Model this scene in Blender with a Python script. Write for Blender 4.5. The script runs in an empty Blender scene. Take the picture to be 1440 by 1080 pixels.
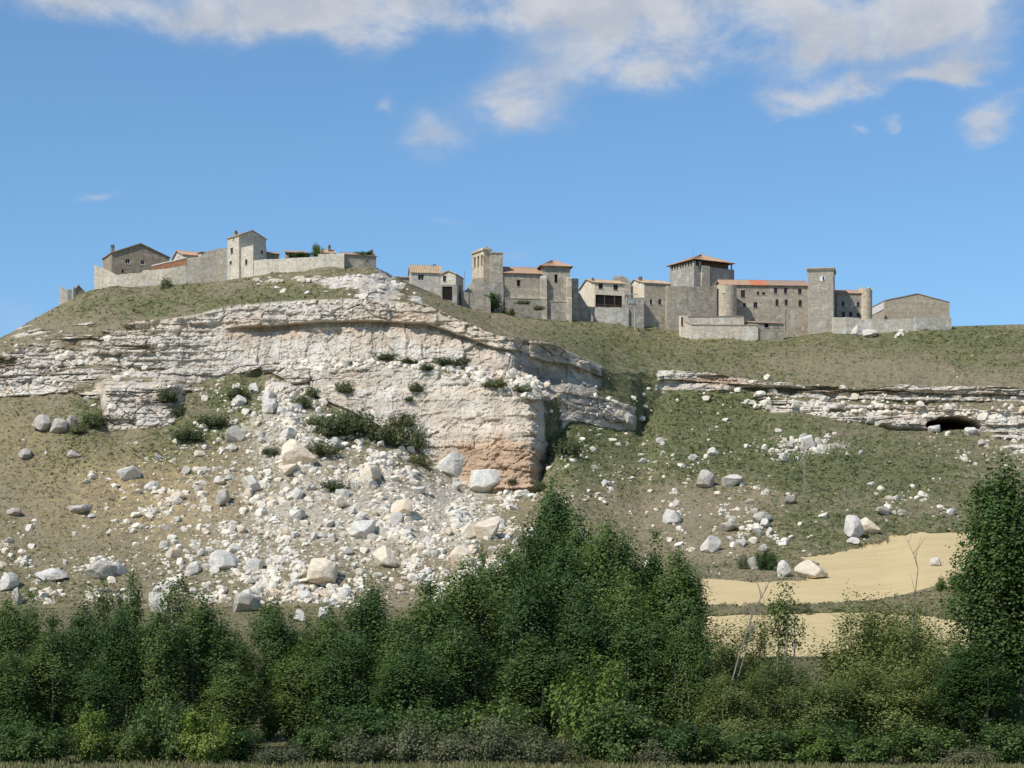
import bpy, math, random
import numpy as np
from mathutils import Vector
rnd = random.Random(7)
rng = np.random.default_rng(7)
SC = bpy.context.scene
COL = SC.collection
R = math.radians
# ------------------------------------------------------------------ camera, sky, sun, exposure
F = 3248.0; HY = 960.0; CX = 720.0; ZC = 5.0         # focal length and eye level, in pixels of the photograph
cam = bpy.data.objects.new('camera', bpy.data.cameras.new('camera')); COL.objects.link(cam)
cam.location = (0, 0, ZC); cam.rotation_euler = (R(90), 0, 0)
cam.data.sensor_width = 36; cam.data.lens = 36*F/1440; cam.data.shift_y = (HY-540)/1440
cam.data.clip_start = 1; cam.data.clip_end = 20000
SC.camera = cam
SUN_AZ, SUN_EL = R(228), R(47)                        # azimuth clockwise from +Y (the view axis)
sdir = Vector((math.sin(SUN_AZ)*math.cos(SUN_EL), math.cos(SUN_AZ)*math.cos(SUN_EL), math.sin(SUN_EL)))
sun = bpy.data.objects.new('sun', bpy.data.lights.new('sun', 'SUN')); COL.objects.link(sun)
sun.data.energy = 4.2; sun.data.angle = R(0.53); sun.data.color = (1, .955, .88)
sun.rotation_euler = sdir.to_track_quat('Z', 'Y').to_euler()
SC.view_settings.view_transform = 'Standard'; SC.view_settings.look = 'None'
SC.view_settings.gamma = 1; SC.view_settings.exposure = 0.13
SC.view_settings.use_curve_mapping = False
SC.render.engine = 'CYCLES'

class NT:                                             # tiny node-tree helper
    def __init__(s, tree): s.t = tree; s.n = tree.nodes; s.l = tree.links
    def new(s, typ, **kw):
        n = s.n.new(typ)
        for k, v in kw.items(): setattr(n, k, v)
        return n
    def put(s, sock, v):
        if v is None: return
        if isinstance(v, bpy.types.NodeSocket): s.l.new(v, sock)
        else:
            if sock.type == 'RGBA' and not hasattr(v, '__len__'): v = (v, v, v)
            if sock.type == 'RGBA' and len(v) == 3: v = (*v, 1)
            sock.default_value = v
    def math(s, op, a, b=None, c=None, clamp=False):
        n = s.new('ShaderNodeMath', operation=op, use_clamp=clamp)
        for i, v in enumerate((a, b, c)): s.put(n.inputs[i], v)
        return n.outputs[0]
    def mix(s, fac, a, b, blend='MIX'):
        n = s.new('ShaderNodeMix', data_type='RGBA', blend_type=blend)
        s.put(n.inputs[0], fac); s.put(n.inputs[6], a); s.put(n.inputs[7], b)
        return n.outputs[2]
    def rng(s, v, a, b, c=0., d=1., smooth=True):
        n = s.new('ShaderNodeMapRange', interpolation_type='SMOOTHSTEP' if smooth else 'LINEAR')
        for i, x in enumerate((v, a, b, c, d)): s.put(n.inputs[i], x)
        return n.outputs[0]
    def noise(s, vec, scale, detail=4, rough=.55, dist=0.):
        n = s.new('ShaderNodeTexNoise'); s.put(n.inputs['Vector'], vec)
        n.inputs['Scale'].default_value = scale; n.inputs['Detail'].default_value = detail
        n.inputs['Roughness'].default_value = rough; n.inputs['Distortion'].default_value = dist
        return n.outputs['Fac']
    def voro(s, vec, scale, feature='F1', rand=1.):
        n = s.new('ShaderNodeTexVoronoi', feature=feature); s.put(n.inputs['Vector'], vec)
        n.inputs['Scale'].default_value = scale; n.inputs['Randomness'].default_value = rand
        return n
    def mapping(s, vec, scale=(1, 1, 1), rot=(0, 0, 0), loc=(0, 0, 0)):
        n = s.new('ShaderNodeMapping'); s.put(n.inputs[0], vec)
        n.inputs['Scale'].default_value = scale; n.inputs['Rotation'].default_value = rot; n.inputs['Location'].default_value = loc
        return n.outputs[0]

world = bpy.data.worlds.new('World'); SC.world = world; world.use_nodes = True
world.cycles.sampling_method = 'MANUAL'; world.cycles.sample_map_resolution = 256
w = NT(world.node_tree); w.n.clear()
sky = w.new('ShaderNodeTexSky', sky_type='NISHITA'); sky.sun_disc = False
sky.sun_elevation = SUN_EL; sky.sun_rotation = SUN_AZ
sky.altitude = 900; sky.air_density = 1.0; sky.dust_density = 0.15; sky.ozone_density = 2.2
skyc = w.mix(1., sky.outputs[0], (0.87, 1.14, 1.29), 'MULTIPLY')
g = w.new('ShaderNodeTexCoord').outputs['Generated']
sx = w.new('ShaderNodeSeparateXYZ'); w.l.new(g, sx.inputs[0])
az = w.math('ARCTAN2', sx.outputs[0], sx.outputs[1]); el = w.math('ARCSINE', sx.outputs[2])
cv = w.new('ShaderNodeCombineXYZ'); w.l.new(az, cv.inputs[0]); w.l.new(w.math('MULTIPLY', el, 1.7), cv.inputs[1])
cvo = cv.outputs[0]
n1 = w.noise(cvo, 17, 10, .62, .5); n2 = w.noise(cvo, 7, 5, .5)
clouds = [(300,10,230,36,1.25),(130,-12,110,24,1),(420,22,120,26,.9),(525,48,44,36,1.0),(640,-4,90,18,1),(1010,42,190,48,1.4),(1170,26,190,50,1.4),
          (885,98,76,26,1.0),(770,8,50,22,.95),(1300,28,72,26,1.1),(740,142,58,42,1.05),(700,165,30,24,.5),(596,188,42,32,.72),(1120,142,74,15,1.05),(1200,120,26,13,1.1),(1095,163,22,8,.7),
          (1295,108,40,10,.95),(1362,95,34,18,1.0),(1390,160,34,20,.9),(1365,182,42,16,.9),(722,358,30,13,.75),(120,268,24,8,.75),(650,315,50,9,.6),(540,150,14,12,.8),
          (20,440,40,30,.6),(1060,0,260,30,1),(1250,175,14,9,.8),(1195,185,14,7,.8),(400,-70,400,40,1.2),(1100,-80,400,50,1.3)]
wn = w.new('ShaderNodeTexNoise'); w.l.new(cvo, wn.inputs['Vector']); wn.inputs['Scale'].default_value = 22; wn.inputs['Detail'].default_value = 5; wn.inputs['Roughness'].default_value = .6
ws = w.new('ShaderNodeSeparateColor'); w.l.new(wn.outputs['Color'], ws.inputs[0])
azw = w.math('ADD', az, w.math('MULTIPLY', w.math('SUBTRACT', ws.outputs[0], .5), .05)); elw = w.math('ADD', el, w.math('MULTIPLY', w.math('SUBTRACT', ws.outputs[1], .5), .028))
acc = None
for cx, cy, rx, ry, wt in clouds:
    a0 = math.atan((cx-CX)/F); e0 = math.atan((HY-cy)/F*math.cos(a0))
    q = w.math('ADD', w.math('POWER', w.math('DIVIDE', w.math('SUBTRACT', azw, a0), rx/F), 2.), w.math('POWER', w.math('DIVIDE', w.math('SUBTRACT', elw, e0), ry/F), 2.))
    bl = w.math('MULTIPLY', w.math('EXPONENT', w.math('MULTIPLY', q, -.75)), wt)
    acc = bl if acc is None else w.math('ADD', acc, bl)
acc = w.math('MINIMUM', acc, 1.35)
far = w.math('MAXIMUM', w.rng(w.math('ABSOLUTE', az), .27, .5), w.rng(el, .33, .5))      # the same broken cloud goes on all round
acc = w.math('ADD', acc, w.math('MULTIPLY', far, w.rng(n2, .47, .66, 0, 1.1)))
dens = w.rng(w.math('MULTIPLY', acc, w.rng(n1, .30, .68, .25, 1.35, False)), .12, 1.35, 0, .93)
ctone = w.noise(cvo, 26, 6, .6)
ccol = w.mix(w.rng(ctone, .35, .65), (4.5, 4.85, 5.5), (5.8, 6.0, 6.4))
bg = w.new('ShaderNodeBackground'); bg.inputs[1].default_value = 0.1
w.l.new(w.mix(dens, skyc, ccol), bg.inputs[0])
w.l.new(bg.outputs[0], w.new('ShaderNodeOutputWorld').inputs[0])

# ------------------------------------------------------------------ numeric helpers
def _h(*a):
    h = np.zeros(np.broadcast(*a).shape, dtype=np.uint64) + np.uint64(1469598103)
    for i, v in enumerate(a):
        h ^= (np.asarray(v).astype(np.int64).astype(np.uint64)*np.uint64([73856093, 19349663, 83492791, 2654435761][i]))
        h *= np.uint64(0x9E3779B97F4A7C15); h ^= h >> np.uint64(29)
    return (h >> np.uint64(11)).astype(np.float64)/float(1 << 53)
def vn(x, y, s=0):                                    # value noise -1..1
    xi = np.floor(x); yi = np.floor(y); fx = x-xi; fy = y-yi
    fx = fx*fx*fx*(fx*(6*fx-15)+10); fy = fy*fy*fy*(fy*(6*fy-15)+10)
    a = _h(xi, yi, s); b = _h(xi+1, yi, s); c = _h(xi, yi+1, s); d = _h(xi+1, yi+1, s)
    return 2*((a*(1-fx)+b*fx)*(1-fy)+(c*(1-fx)+d*fx)*fy)-1
def fbm(x, y, s=0, o=4, g=.5):
    t = 0; amp = 1; nrm = 0
    for i in range(o):
        t = t+amp*vn(x*2**i+i*17.3, y*2**i-i*9.1, s+i); nrm += amp; amp *= g
    return t/nrm
def cell(x, y, s=0):                                  # Voronoi: cell value 0..1, F2-F1
    xi = np.floor(x); yi = np.floor(y); f1 = np.full(x.shape, 9.); f2 = np.full(x.shape, 9.); v = np.zeros(x.shape)
    for i in (-1, 0, 1):
        for j in (-1, 0, 1):
            cx = xi+i; cy = yi+j
            d = np.hypot(cx+_h(cx, cy, s)-x, cy+_h(cx, cy, s+5)-y)
            n = d < f1
            f2 = np.where(n, f1, np.minimum(f2, d)); v = np.where(n, _h(cx, cy, s+9), v); f1 = np.where(n, d, f1)
    return v, f2-f1
def sst(a, b, x):
    t = np.clip((x-a)/(b-a), 0, 1); return t*t*(3-2*t)
def gs(X, Y, cx, cy, rx, ry, wt=1.):
    return wt*np.exp(-(((X-cx)/rx)**2+((Y-cy)/ry)**2))
def inpoly(X, Y, poly):
    ins = np.zeros(X.shape, bool); n = len(poly)
    for i in range(n):
        x1, y1 = poly[i]; x2, y2 = poly[(i+1) % n]
        if y1 == y2: continue
        ins ^= ((y1 > Y) != (y2 > Y)) & (X < (x2-x1)*(Y-y1)/(y2-y1)+x1)
    return ins
def np_mesh(name, V, Fc, smooth=False, attrs=None):
    me = bpy.data.meshes.new(name); V = np.asarray(V, np.float32); Fc = np.asarray(Fc, np.int32)
    k = Fc.shape[1]
    me.vertices.add(len(V)); me.vertices.foreach_set('co', V.ravel())
    me.loops.add(Fc.size); me.loops.foreach_set('vertex_index', Fc.ravel())
    me.polygons.add(len(Fc)); me.polygons.foreach_set('loop_start', np.arange(0, Fc.size, k, dtype=np.int32))
    try: me.polygons.foreach_set('loop_total', np.full(len(Fc), k, np.int32))
    except Exception: pass
    me.polygons.foreach_set('use_smooth', np.full(len(Fc), smooth))
    for an, (dom, arr) in (attrs or {}).items():
        arr = np.asarray(arr, np.float32)
        if arr.ndim == 1:
            me.attributes.new(an, 'FLOAT', dom).data.foreach_set('value', arr)
        else:
            me.attributes.new(an, 'FLOAT_COLOR', dom).data.foreach_set('color', arr.ravel())
    me.update(calc_edges=True); return me
def link(name, data, mat=None, parent=None, loc=None, rot=None, scale=None, label=None, cat=None, group=None, kind=None):
    o = bpy.data.objects.new(name, data); COL.objects.link(o)
    if mat is not None and data is not None and len(data.materials) == 0: data.materials.append(mat)
    if parent is not None: o.parent = parent
    if loc is not None: o.location = loc
    if rot is not None: o.rotation_euler = rot
    if scale is not None: o.scale = scale
    if label: o['label'] = label
    if cat: o['category'] = cat
    if group: o['group'] = group
    if kind: o['kind'] = kind
    return o
def at(px, py, d): return Vector(((px-CX)/F*d, d, ZC+(HY-py)/F*d))

# ------------------------------------------------------------------ materials
def mat(name):
    m = bpy.data.materials.new(name); m.use_nodes = True
    t = NT(m.node_tree); b = t.n['Principled BSDF']; b.inputs['Roughness'].default_value = .9
    b.inputs['Specular IOR Level'].default_value = .15
    return m, t, b
def bump(t, b, h, strength, dist):
    n = t.new('ShaderNodeBump'); n.inputs['Strength'].default_value = strength; n.inputs['Distance'].default_value = dist
    t.l.new(h, n.inputs['Height']); t.l.new(n.outputs[0], b.inputs['Normal'])
def simple(name, col, var=.25, scale=1., rough=.85):
    m, t, b = mat(name); p = t.new('ShaderNodeTexCoord').outputs['Object']
    n = t.noise(p, scale, 5, .6)
    t.l.new(t.mix(n, tuple(c*(1-var) for c in col), tuple(min(1, c*(1+var)) for c in col)), b.inputs['Base Color'])
    b.inputs['Roughness'].default_value = rough; return m
def masonry(name, c1, c2, mortar, bw=.55, bh=.28, stain=.5, joint=.03):
    m, t, b = mat(name); p = t.new('ShaderNodeTexCoord').outputs['Object']
    s = t.new('ShaderNodeSeparateXYZ'); t.l.new(p, s.inputs[0])
    c = t.new('ShaderNodeCombineXYZ'); t.l.new(t.math('ADD', s.outputs[0], s.outputs[1]), c.inputs[0]); t.l.new(s.outputs[2], c.inputs[1])
    wob = t.new('ShaderNodeVectorMath', operation='MULTIPLY_ADD')
    nv = t.new('ShaderNodeTexNoise'); t.l.new(p, nv.inputs['Vector']); nv.inputs['Scale'].default_value = 1.6
    t.l.new(nv.outputs['Color'], wob.inputs[0]); wob.inputs[1].default_value = (.35, .22, 0); t.l.new(c.outputs[0], wob.inputs[2])
    br = t.new('ShaderNodeTexBrick'); t.l.new(wob.outputs[0], br.inputs['Vector'])
    br.inputs['Scale'].default_value = 1; br.inputs['Brick Width'].default_value = bw; br.inputs['Row Height'].default_value = bh
    br.inputs['Mortar Size'].default_value = joint; br.inputs['Mortar Smooth'].default_value = .6; br.inputs['Bias'].default_value = 0
    br.inputs['Color1'].default_value = (*c1, 1); br.inputs['Color2'].default_value = (*c2, 1); br.inputs['Mortar'].default_value = (*mortar, 1)
    big = t.noise(p, .3, 5, .7); fine = t.noise(p, 1.7, 5, .75)
    col = t.mix(t.rng(fine, .42, .62), br.outputs[0], t.mix(1, br.outputs[0], (.76, .75, .73), 'MULTIPLY'))
    col = t.mix(t.math('MULTIPLY', t.rng(big, .48, .7), stain), col, t.mix(1, col, (.7, .66, .6), 'MULTIPLY'))
    st = t.noise(t.mapping(p, (1.2, 1.2, .12)), 1.3, 4, .6)
    col = t.mix(t.math('MULTIPLY', t.rng(st, .52, .72), stain*.8), col, t.mix(1, col, (.7, .68, .65), 'MULTIPLY'))
    rv = t.new('ShaderNodeObjectInfo').outputs['Random']
    col = t.mix(1, col, t.mix(rv, (1.08, 1.02, .93), (.86, .87, .88)), 'MULTIPLY')
    pt = t.noise(p, .55, 3, .5); col = t.mix(t.rng(pt, .56, .62, 0, .45), col, tuple(min(.8, q*1.25) for q in c1))
    t.l.new(col, b.inputs['Base Color']); bump(t, b, t.math('ADD', fine, t.math('MULTIPLY', br.outputs[1], -.6)), .8, .12)
    return m
def tiles(name, c1, c2, c3):
    m, t, b = mat(name); p = t.new('ShaderNodeTexCoord').outputs['Object']
    v = t.voro(p, 2.6); n = t.noise(p, .6, 5, .65); f = t.noise(p, 5, 3, .6)
    col = t.mix(v.outputs['Color'], c1, c2); col = t.mix(t.rng(n, .45, .7), col, c3)
    col = t.mix(t.rng(f, .5, .75), col, t.mix(1, col, (.5, .47, .45), 'MULTIPLY'))
    t.l.new(col, b.inputs['Base Color']); bump(t, b, v.outputs['Distance'], .6, .08); return m
M = {}
M['cream_stone'] = masonry('cream_limestone_rubble', (.76,.70,.60), (.60,.555,.475), (.66,.615,.53), .6, .3, .45)
M['grey_stone'] = masonry('grey_limestone_rubble', (.50,.455,.385), (.38,.345,.29), (.45,.41,.345), .7, .36, .7)
M['brown_stone'] = masonry('brown_rubble_stone', (.43,.37,.29), (.32,.275,.215), (.40,.35,.28), .5, .28, .6)
M['ashlar'] = masonry('pale_ashlar', (.66,.58,.455), (.57,.50,.395), (.50,.45,.37), .8, .42, .5, .02)
M['grey_ashlar'] = masonry('grey_ashlar', (.50,.46,.395), (.41,.38,.33), (.40,.37,.32), .8, .42, .55, .02)
M['plaster'] = masonry('cream_plaster', (.76,.69,.575), (.73,.665,.55), (.72,.655,.545), 3, 2, .45, .01)
M['concrete'] = masonry('tan_concrete', (.49,.43,.35), (.47,.415,.34), (.43,.38,.315), 6, 1.2, .6, .02)
M['brick'] = masonry('red_brick', (.36,.17,.10), (.42,.21,.13), (.34,.22,.16), .4, .16, .3)
M['tile_orange'] = tiles('orange_roof_tile', (.42,.235,.145), (.50,.34,.23), (.34,.26,.19))
M['tile_tan'] = tiles('tan_roof_tile', (.44,.31,.19), (.52,.40,.27), (.33,.26,.18))
M['tile_red'] = tiles('bright_red_roof_tile', (.48,.17,.085), (.54,.22,.11), (.42,.18,.11))
M['tile_brown'] = tiles('brown_roof_tile', (.33,.22,.16), (.40,.29,.22), (.27,.21,.17))
M['glass'] = simple('dark_window_glass', (.025,.03,.035), .3, 2, .15)
M['dark'] = simple('shade_and_hand_black', (.02,.018,.016), .2, 1)  # near-black painted as shade in openings; also colours the clock hand
M['frame_white'] = simple('white_window_frame', (.62,.62,.6), .1, 3)
M['frame_brown'] = simple('brown_window_frame', (.13,.085,.055), .2, 3)
M['timber'] = simple('weathered_timber', (.14,.10,.07), .3, 3)
M['metal'] = simple('galvanised_metal', (.30,.31,.32), .15, 4, .5)
M['pole_concrete'] = simple('pole_concrete', (.36,.35,.33), .2, 1)
M['white_coping'] = simple('pale_coping', (.68,.65,.6), .15, 1)
M['clock_white'] = simple('pale_clock_dial', (.7,.72,.74), .05, 3)
M['bark'] = simple('grey_bark', (.20,.175,.145), .35, 3)
M['pale_bark'] = simple('pale_bark', (.34,.31,.26), .3, 3)
def rockmat(name, tint=(1, 1, 1), grey=.35, world_coords=False):
    m, t, b = mat(name)
    p = t.new('ShaderNodeNewGeometry').outputs['Position'] if world_coords else t.new('ShaderNodeTexCoord').outputs['Object']
    k = 1. if world_coords else 3.2
    big = t.noise(p, .16*k, 5, .6); mid = t.noise(p, .8*k, 6, .65); fine = t.noise(p, 3.2*k, 5, .7)
    c = lambda x: tuple(a*q for a, q in zip(x, tint))
    col = t.mix(t.rng(mid, .3, .7), c((.60,.56,.49)), c((.80,.765,.70)))
    col = t.mix(t.rng(big, .5, .68, 0, .75), col, c((.66,.545,.42)))
    col = t.mix(t.math('MULTIPLY', t.rng(fine, .48, .66), .7), col, c((.42,.39,.35)))
    if grey:
        col = t.mix(t.rng(t.noise(p, .5*k, 5, .7), .5, .66, 0, grey), col, c((.30,.295,.285)))
    t.l.new(col, b.inputs['Base Color']); bump(t, b, t.math('ADD', fine, mid), .8, .2)
    return m
M['rock'] = rockmat('white_limestone_boulder', (1, 1, 1), .45)
M['rock_warm'] = rockmat('cream_limestone_boulder', (1.04, .95, .82), .25)
M['rock_grey'] = rockmat('grey_limestone_boulder', (.70, .68, .65), .6)
def leafmat(name, dark, light, trans=.25, jit=.25):
    m, t, b = mat(name)
    a = t.new('ShaderNodeAttribute', attribute_name='tint').outputs['Fac']
    r = t.new('ShaderNodeObjectInfo').outputs['Random']
    col = t.mix(a, dark, light)
    hsv = t.new('ShaderNodeHueSaturation'); t.l.new(col, hsv.inputs['Color'])
    t.l.new(t.rng(r, 0, 1, .5-.018, .5+.018, False), hsv.inputs['Hue']); t.l.new(t.rng(r, 0, 1, 1+jit, 1-jit, False), hsv.inputs['Value'])
    t.l.new(hsv.outputs[0], b.inputs['Base Color']); b.inputs['Roughness'].default_value = .55; b.inputs['Specular IOR Level'].default_value = .25
    tr = t.new('ShaderNodeBsdfTranslucent'); t.l.new(t.mix(1, hsv.outputs[0], (1.1, 1.25, .5), 'MULTIPLY'), tr.inputs[0])
    mx = t.new('ShaderNodeMixShader'); mx.inputs[0].default_value = trans
    t.l.new(b.outputs[0], mx.inputs[1]); t.l.new(tr.outputs[0], mx.inputs[2])
    t.l.new(mx.outputs[0], t.n['Material Output'].inputs[0]); return m
M['leaf_poplar'] = leafmat('poplar_leaf', (0.036, 0.076, 0.018), (0.128, 0.192, 0.052), .28)
M['leaf_olive'] = leafmat('willow_leaf', (0.08, 0.112, 0.03), (0.215, 0.25, 0.085), .32)
M['leaf_lime'] = leafmat('lime_green_leaf', (0.075, 0.13, 0.024), (0.19, 0.26, 0.055), .32)
M['leaf_grey'] = leafmat('grey_green_scrub_leaf', (0.085, 0.094, 0.045), (0.2, 0.205, 0.11))
M['leaf_dry'] = leafmat('dry_leaf', (.12,.08,.04), (.26,.18,.10))
M['leaf_hill'] = leafmat('hillside_shrub_leaf', (0.062, 0.080, 0.032), (0.15, 0.165, 0.07))

# ------------------------------------------------------------------ terrain: profile lines (X pixel bearing, elevation pixel, distance)
L = {}
L[2] = [(-400,945,300),(0,940,300),(900,938,300),(960,932,300),(1440,925,300),(1900,925,300)]
L[3] = [(-400,890,372),(0,888,372),(600,888,372),(900,880,360),(985,866,345),(1100,862,345),(1260,861,345),(1310,866,343),(1440,858,340),(1900,858,340)]
L[4] = [(-400,862,402),(0,853,402),(300,853,402),(600,850,400),(900,850,380),(985,852,355),(1180,849,352),(1250,842,352),(1310,828,353),(1440,826,350),(1900,830,350)]
L[5] = [(-400,765,436),(0,740,436),(300,740,432),(500,760,424),(700,760,424),(800,770,424),(900,780,422),(1000,790,415),(1120,782,412),(1180,778,415),(1245,766,424),(1290,750,432),(1440,751,432),(1900,755,432)]
L[6] = [(-400,665,484),(0,556,484),(100,552,482),(140,560,478),(150,604,470),(245,598,470),(262,560,477),(300,540,483),(380,522,484),(440,556,478),(520,590,474),(600,640,470),(650,680,467),(700,691,464),(748,690,462),(757,690,465),(770,640,477),(800,592,487),(850,600,496),(888,604,502),(904,598,512),(930,562,521),(1010,568,520),(1080,576,518),(1200,593,515),(1300,602,515),(1440,612,515),(1900,625,515)]
L[7] = [(-400,650,487),(0,540,486),(140,538,484),(150,548,473),(245,545,474),(262,545,480),(300,532,485),(380,517,486),(440,524,482),(520,520,480),(600,517,478),(700,545,473),(748,562,469),(760,560,473),(772,565,482),(800,545,491),(850,560,499),(888,570,505),(904,575,515),(930,553,523),(1010,556,522),(1080,562,520),(1200,570,518),(1300,572,518),(1440,578,518),(1900,590,518)]
L[8] = [(-400,645,489),(0,532,488),(100,527,488),(200,521,488),(380,512,488),(520,508,486),(600,504,486),(690,519,481),(718,522,481),(748,530,487),(775,535,492),(800,531,496),(850,545,502),(888,560,508),(904,565,518),(930,548,524),(1010,550,523),(1080,556,522),(1200,562,521),(1300,562,521),(1440,566,521),(1900,580,521)]
L[9] = [(-400,625,492),(0,500,491),(60,478,492),(130,470,492),(200,452,492),(280,445,492),(330,431,492),(400,424,492),(520,421,490),(600,430,490),(640,450,488),(700,474,484),(722,476,483),(735,477,487),(780,488,494),(830,508,501),(860,526,508),(905,520,524),(930,522,526),(1000,526,526),(1080,538,525),(1200,545,524),(1300,543,524),(1440,545,523),(1900,560,523)]
L[10] = [(-400,600,519),(-100,530,519),(0,478,520),(30,458,520),(80,430,520),(130,406,520),(200,402,520),(300,396,520),(400,382,520),(470,374,520),(530,376,524),(560,392,534),(600,408,548),(660,431,558),(720,443,561),(800,450,566),(880,453,574),(960,470,574),(1100,476,572),(1180,463,584),(1340,458,590),(1440,455,592),(1900,452,592)]
Xin = np.arange(-60, 1501, 1.5)
Xg = np.concatenate([np.linspace(-1600, -65, 50), Xin, np.linspace(1506, 3000, 50)])
NCOL = len(Xg)
def gsm(a, sig):
    k = np.exp(-.5*(np.arange(-3*sig, 3*sig+1)/sig)**2); k /= k.sum()
    return np.convolve(np.pad(a, 3*sig, mode='edge'), k, 'valid')
def line(k, jit):
    a = np.array(L[k], float)
    py = np.interp(Xg, a[:, 0], a[:, 1]); d = np.interp(Xg, a[:, 0], a[:, 2])
    if not jit: py = gsm(py, 9); d = gsm(d, 9)
    elif k >= 6:
        amp = 4. if k < 10 else 0.
        py = gsm(py, 2)+amp*fbm(Xg/45., Xg*0+k*3.7, 100+k, 4, .6); d = gsm(d, 2)+1.6*fbm(Xg/60., Xg*0+k*2.3, 200+k, 3)*(k < 10)
    return d, ZC+(HY-py)/F*d
def lines(jit):
    P = [(np.full(NCOL, 2.), np.zeros(NCOL)), (np.full(NCOL, 150.), np.zeros(NCOL))]+[line(k, jit) for k in range(2, 11)]
    d10, z10 = P[10]
    return P+[(d10+30, z10+.3), (d10+120, z10-14), (d10+500, np.full(NCOL, -1.)), (np.full(NCOL, 9000.), np.full(NCOL, -1.))]
NR = [14, 22, 26, 12, 74, 112, 84, 30, 74, 64, 10, 6, 6, 6]
Pj, Ps = lines(True), lines(False)
Dr, Zr, Zo, Tt = [], [], [], []
for k, n in enumerate(NR):
    tt = np.arange(n)/n if k < len(NR)-1 else np.arange(n+1)/n
    for t in tt:
        wj = float(sst(.72, 1, np.array(t))) if k == 5 else float(sst(.3, 0, np.array(t))) if k == 9 else 1. if 6 <= k <= 8 else 0.
        dd = lambda P, i: P[k][i]*(1-t)+P[k+1][i]*t
        Dr.append(dd(Ps, 0)*(1-wj)+dd(Pj, 0)*wj); Zr.append(dd(Ps, 1)*(1-wj)+dd(Pj, 1)*wj); Zo.append(k); Tt.append(t)
D0 = np.array(Dr); Z0 = np.array(Zr); Zo = np.array(Zo)[:, None]*np.ones((1, NCOL), int); Tt = np.array(Tt)[:, None]*np.ones((1, NCOL))
for _ in range(2):                                    # ease the kinks along each profile
    s = (Zo != 6) & (Zo != 8)
    Zs = Z0.copy(); Zs[1:-1] = (Z0[:-2]+2*Z0[1:-1]+Z0[2:])/4; Z0 = np.where(s, Zs, Z0)
XX = np.ones_like(D0)*Xg[None, :]
WX = (XX-CX)/F*np.maximum(D0, 150.); WY = D0.copy(); WZ = Z0.copy()
PY0 = HY-F*(WZ-ZC)/np.maximum(WY, 1)
# rock mask
def bx(*p):
    a = np.array(p, float); return np.interp(Xg, a[:, 0], a[:, 1])[None, :]
bias = np.full(D0.shape, -.6)
bias = np.where(Zo == 8, bx((-400,.4),(0,.6),(130,.62),(200,.68),(290,.9),(350,1.3),(820,1.3),(850,.5),(868,-.4),(912,-.4),(932,.85),(1010,.75),(1060,.55),(1150,.56),(1290,.62),(1440,.52)), bias)
bias = np.where(Zo == 7, bx((-400,.4),(0,.6),(250,.6),(350,.75),(420,.75),(540,.42),(640,.40),(700,.8),(760,.9),(800,.8),(850,.5),(868,-.4),(915,-.4),(1000,.1),(1120,.15),(1200,.05),(1440,.2)), bias)
bias = np.where(Zo == 6, bx((-400,.3),(0,.55),(130,.4),(147,.95),(248,.95),(264,.35),(330,.3),(400,.6),(440,1.2),(757,1.3),(767,.4),(785,.3),(800,1.1),(888,1.1),(900,-.4),(1000,-.1),(1080,.4),(1130,.7),(1200,.55),(1290,.85),(1390,.9),(1440,.8)), bias)
b9 = -.25+gs(XX, PY0, 532, 402, 45, 26, 1.1)+gs(XX, PY0, 470, 398, 60, 9, .75)+gs(XX, PY0, 380, 394, 50, 7, .6)+gs(XX, PY0, 300, 400, 26, 8, .6)+gs(XX, PY0, 110, 416, 14, 7, .5)+gs(XX, PY0, 40, 470, 40, 12, .5)+gs(XX, PY0, 585, 420, 14, 6, .8)+gs(XX, PY0, 130, 462, 110, 12, .7)
bias = np.where(Zo == 9, b9, bias)
b5 = -.35+gs(XX, PY0, 400, 545, 90, 22, .8)*(Tt > .6)+gs(XX, PY0, 1430, 620, 50, 22, .9)+gs(XX, PY0, 620, 690, 40, 16, .5)
bias = np.where(Zo == 5, b5, bias)
left = sst(360, 250, XX)
nz = fbm(WX/7, WZ/4, 11, 5, .55); ns = fbm(WX/16, WZ/1.1+.3*fbm(WX/10, WZ/5, 3), 21, 4, .55)
mixn = nz*(1-.75*np.maximum(left, sst(940, 1010, XX)))+ns*.95*np.maximum(left, sst(940, 1010, XX))
rock = sst(.30, .62, bias+.62*mixn)
# cave mouth
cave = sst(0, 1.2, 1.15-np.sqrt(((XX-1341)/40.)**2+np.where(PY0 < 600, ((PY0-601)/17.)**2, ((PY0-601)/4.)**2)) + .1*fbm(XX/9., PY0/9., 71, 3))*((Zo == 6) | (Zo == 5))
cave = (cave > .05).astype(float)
rock = np.maximum(rock, gs(XX, PY0, 1341, 588, 48, 20, 1.6).clip(0, 1)*(Zo == 6))
# rock relief
cv1, e1 = cell(WX/5.2+.3*nz, WZ/3.4, 31); cv2, e2 = cell(WX/1.9, WZ/1.25, 41); cv3, e3 = cell(WX/.8, WZ/.55, 51)
warp = .5*fbm(WX/24, WZ/10, 5, 3)
lz1 = WZ/1.7+warp+.15*fbm(WX/3, WZ/3, 6, 2); lz2 = WZ/.62+2*warp+.2*fbm(WX/2, WZ/2, 7, 2)
lay = 1.5*(_h(np.floor(lz1), np.floor(WX/26+3*_h(np.floor(lz1), 3)), 8)-.5)+.6*(_h(np.floor(lz2), np.floor(WX/9+5*_h(np.floor(lz2), 4)), 9)-.5)      # beds standing proud or set back
pil, pe = cell(WX/3.6+.2*nz, WZ/11., 33); pil2, pe2 = cell(WX/1.5, WZ/5., 34)                       # upright joints
big = fbm(WX/15, WZ/11, 12, 3); med = fbm(WX/2.6, WZ/2.2, 13, 4, .6)
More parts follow.
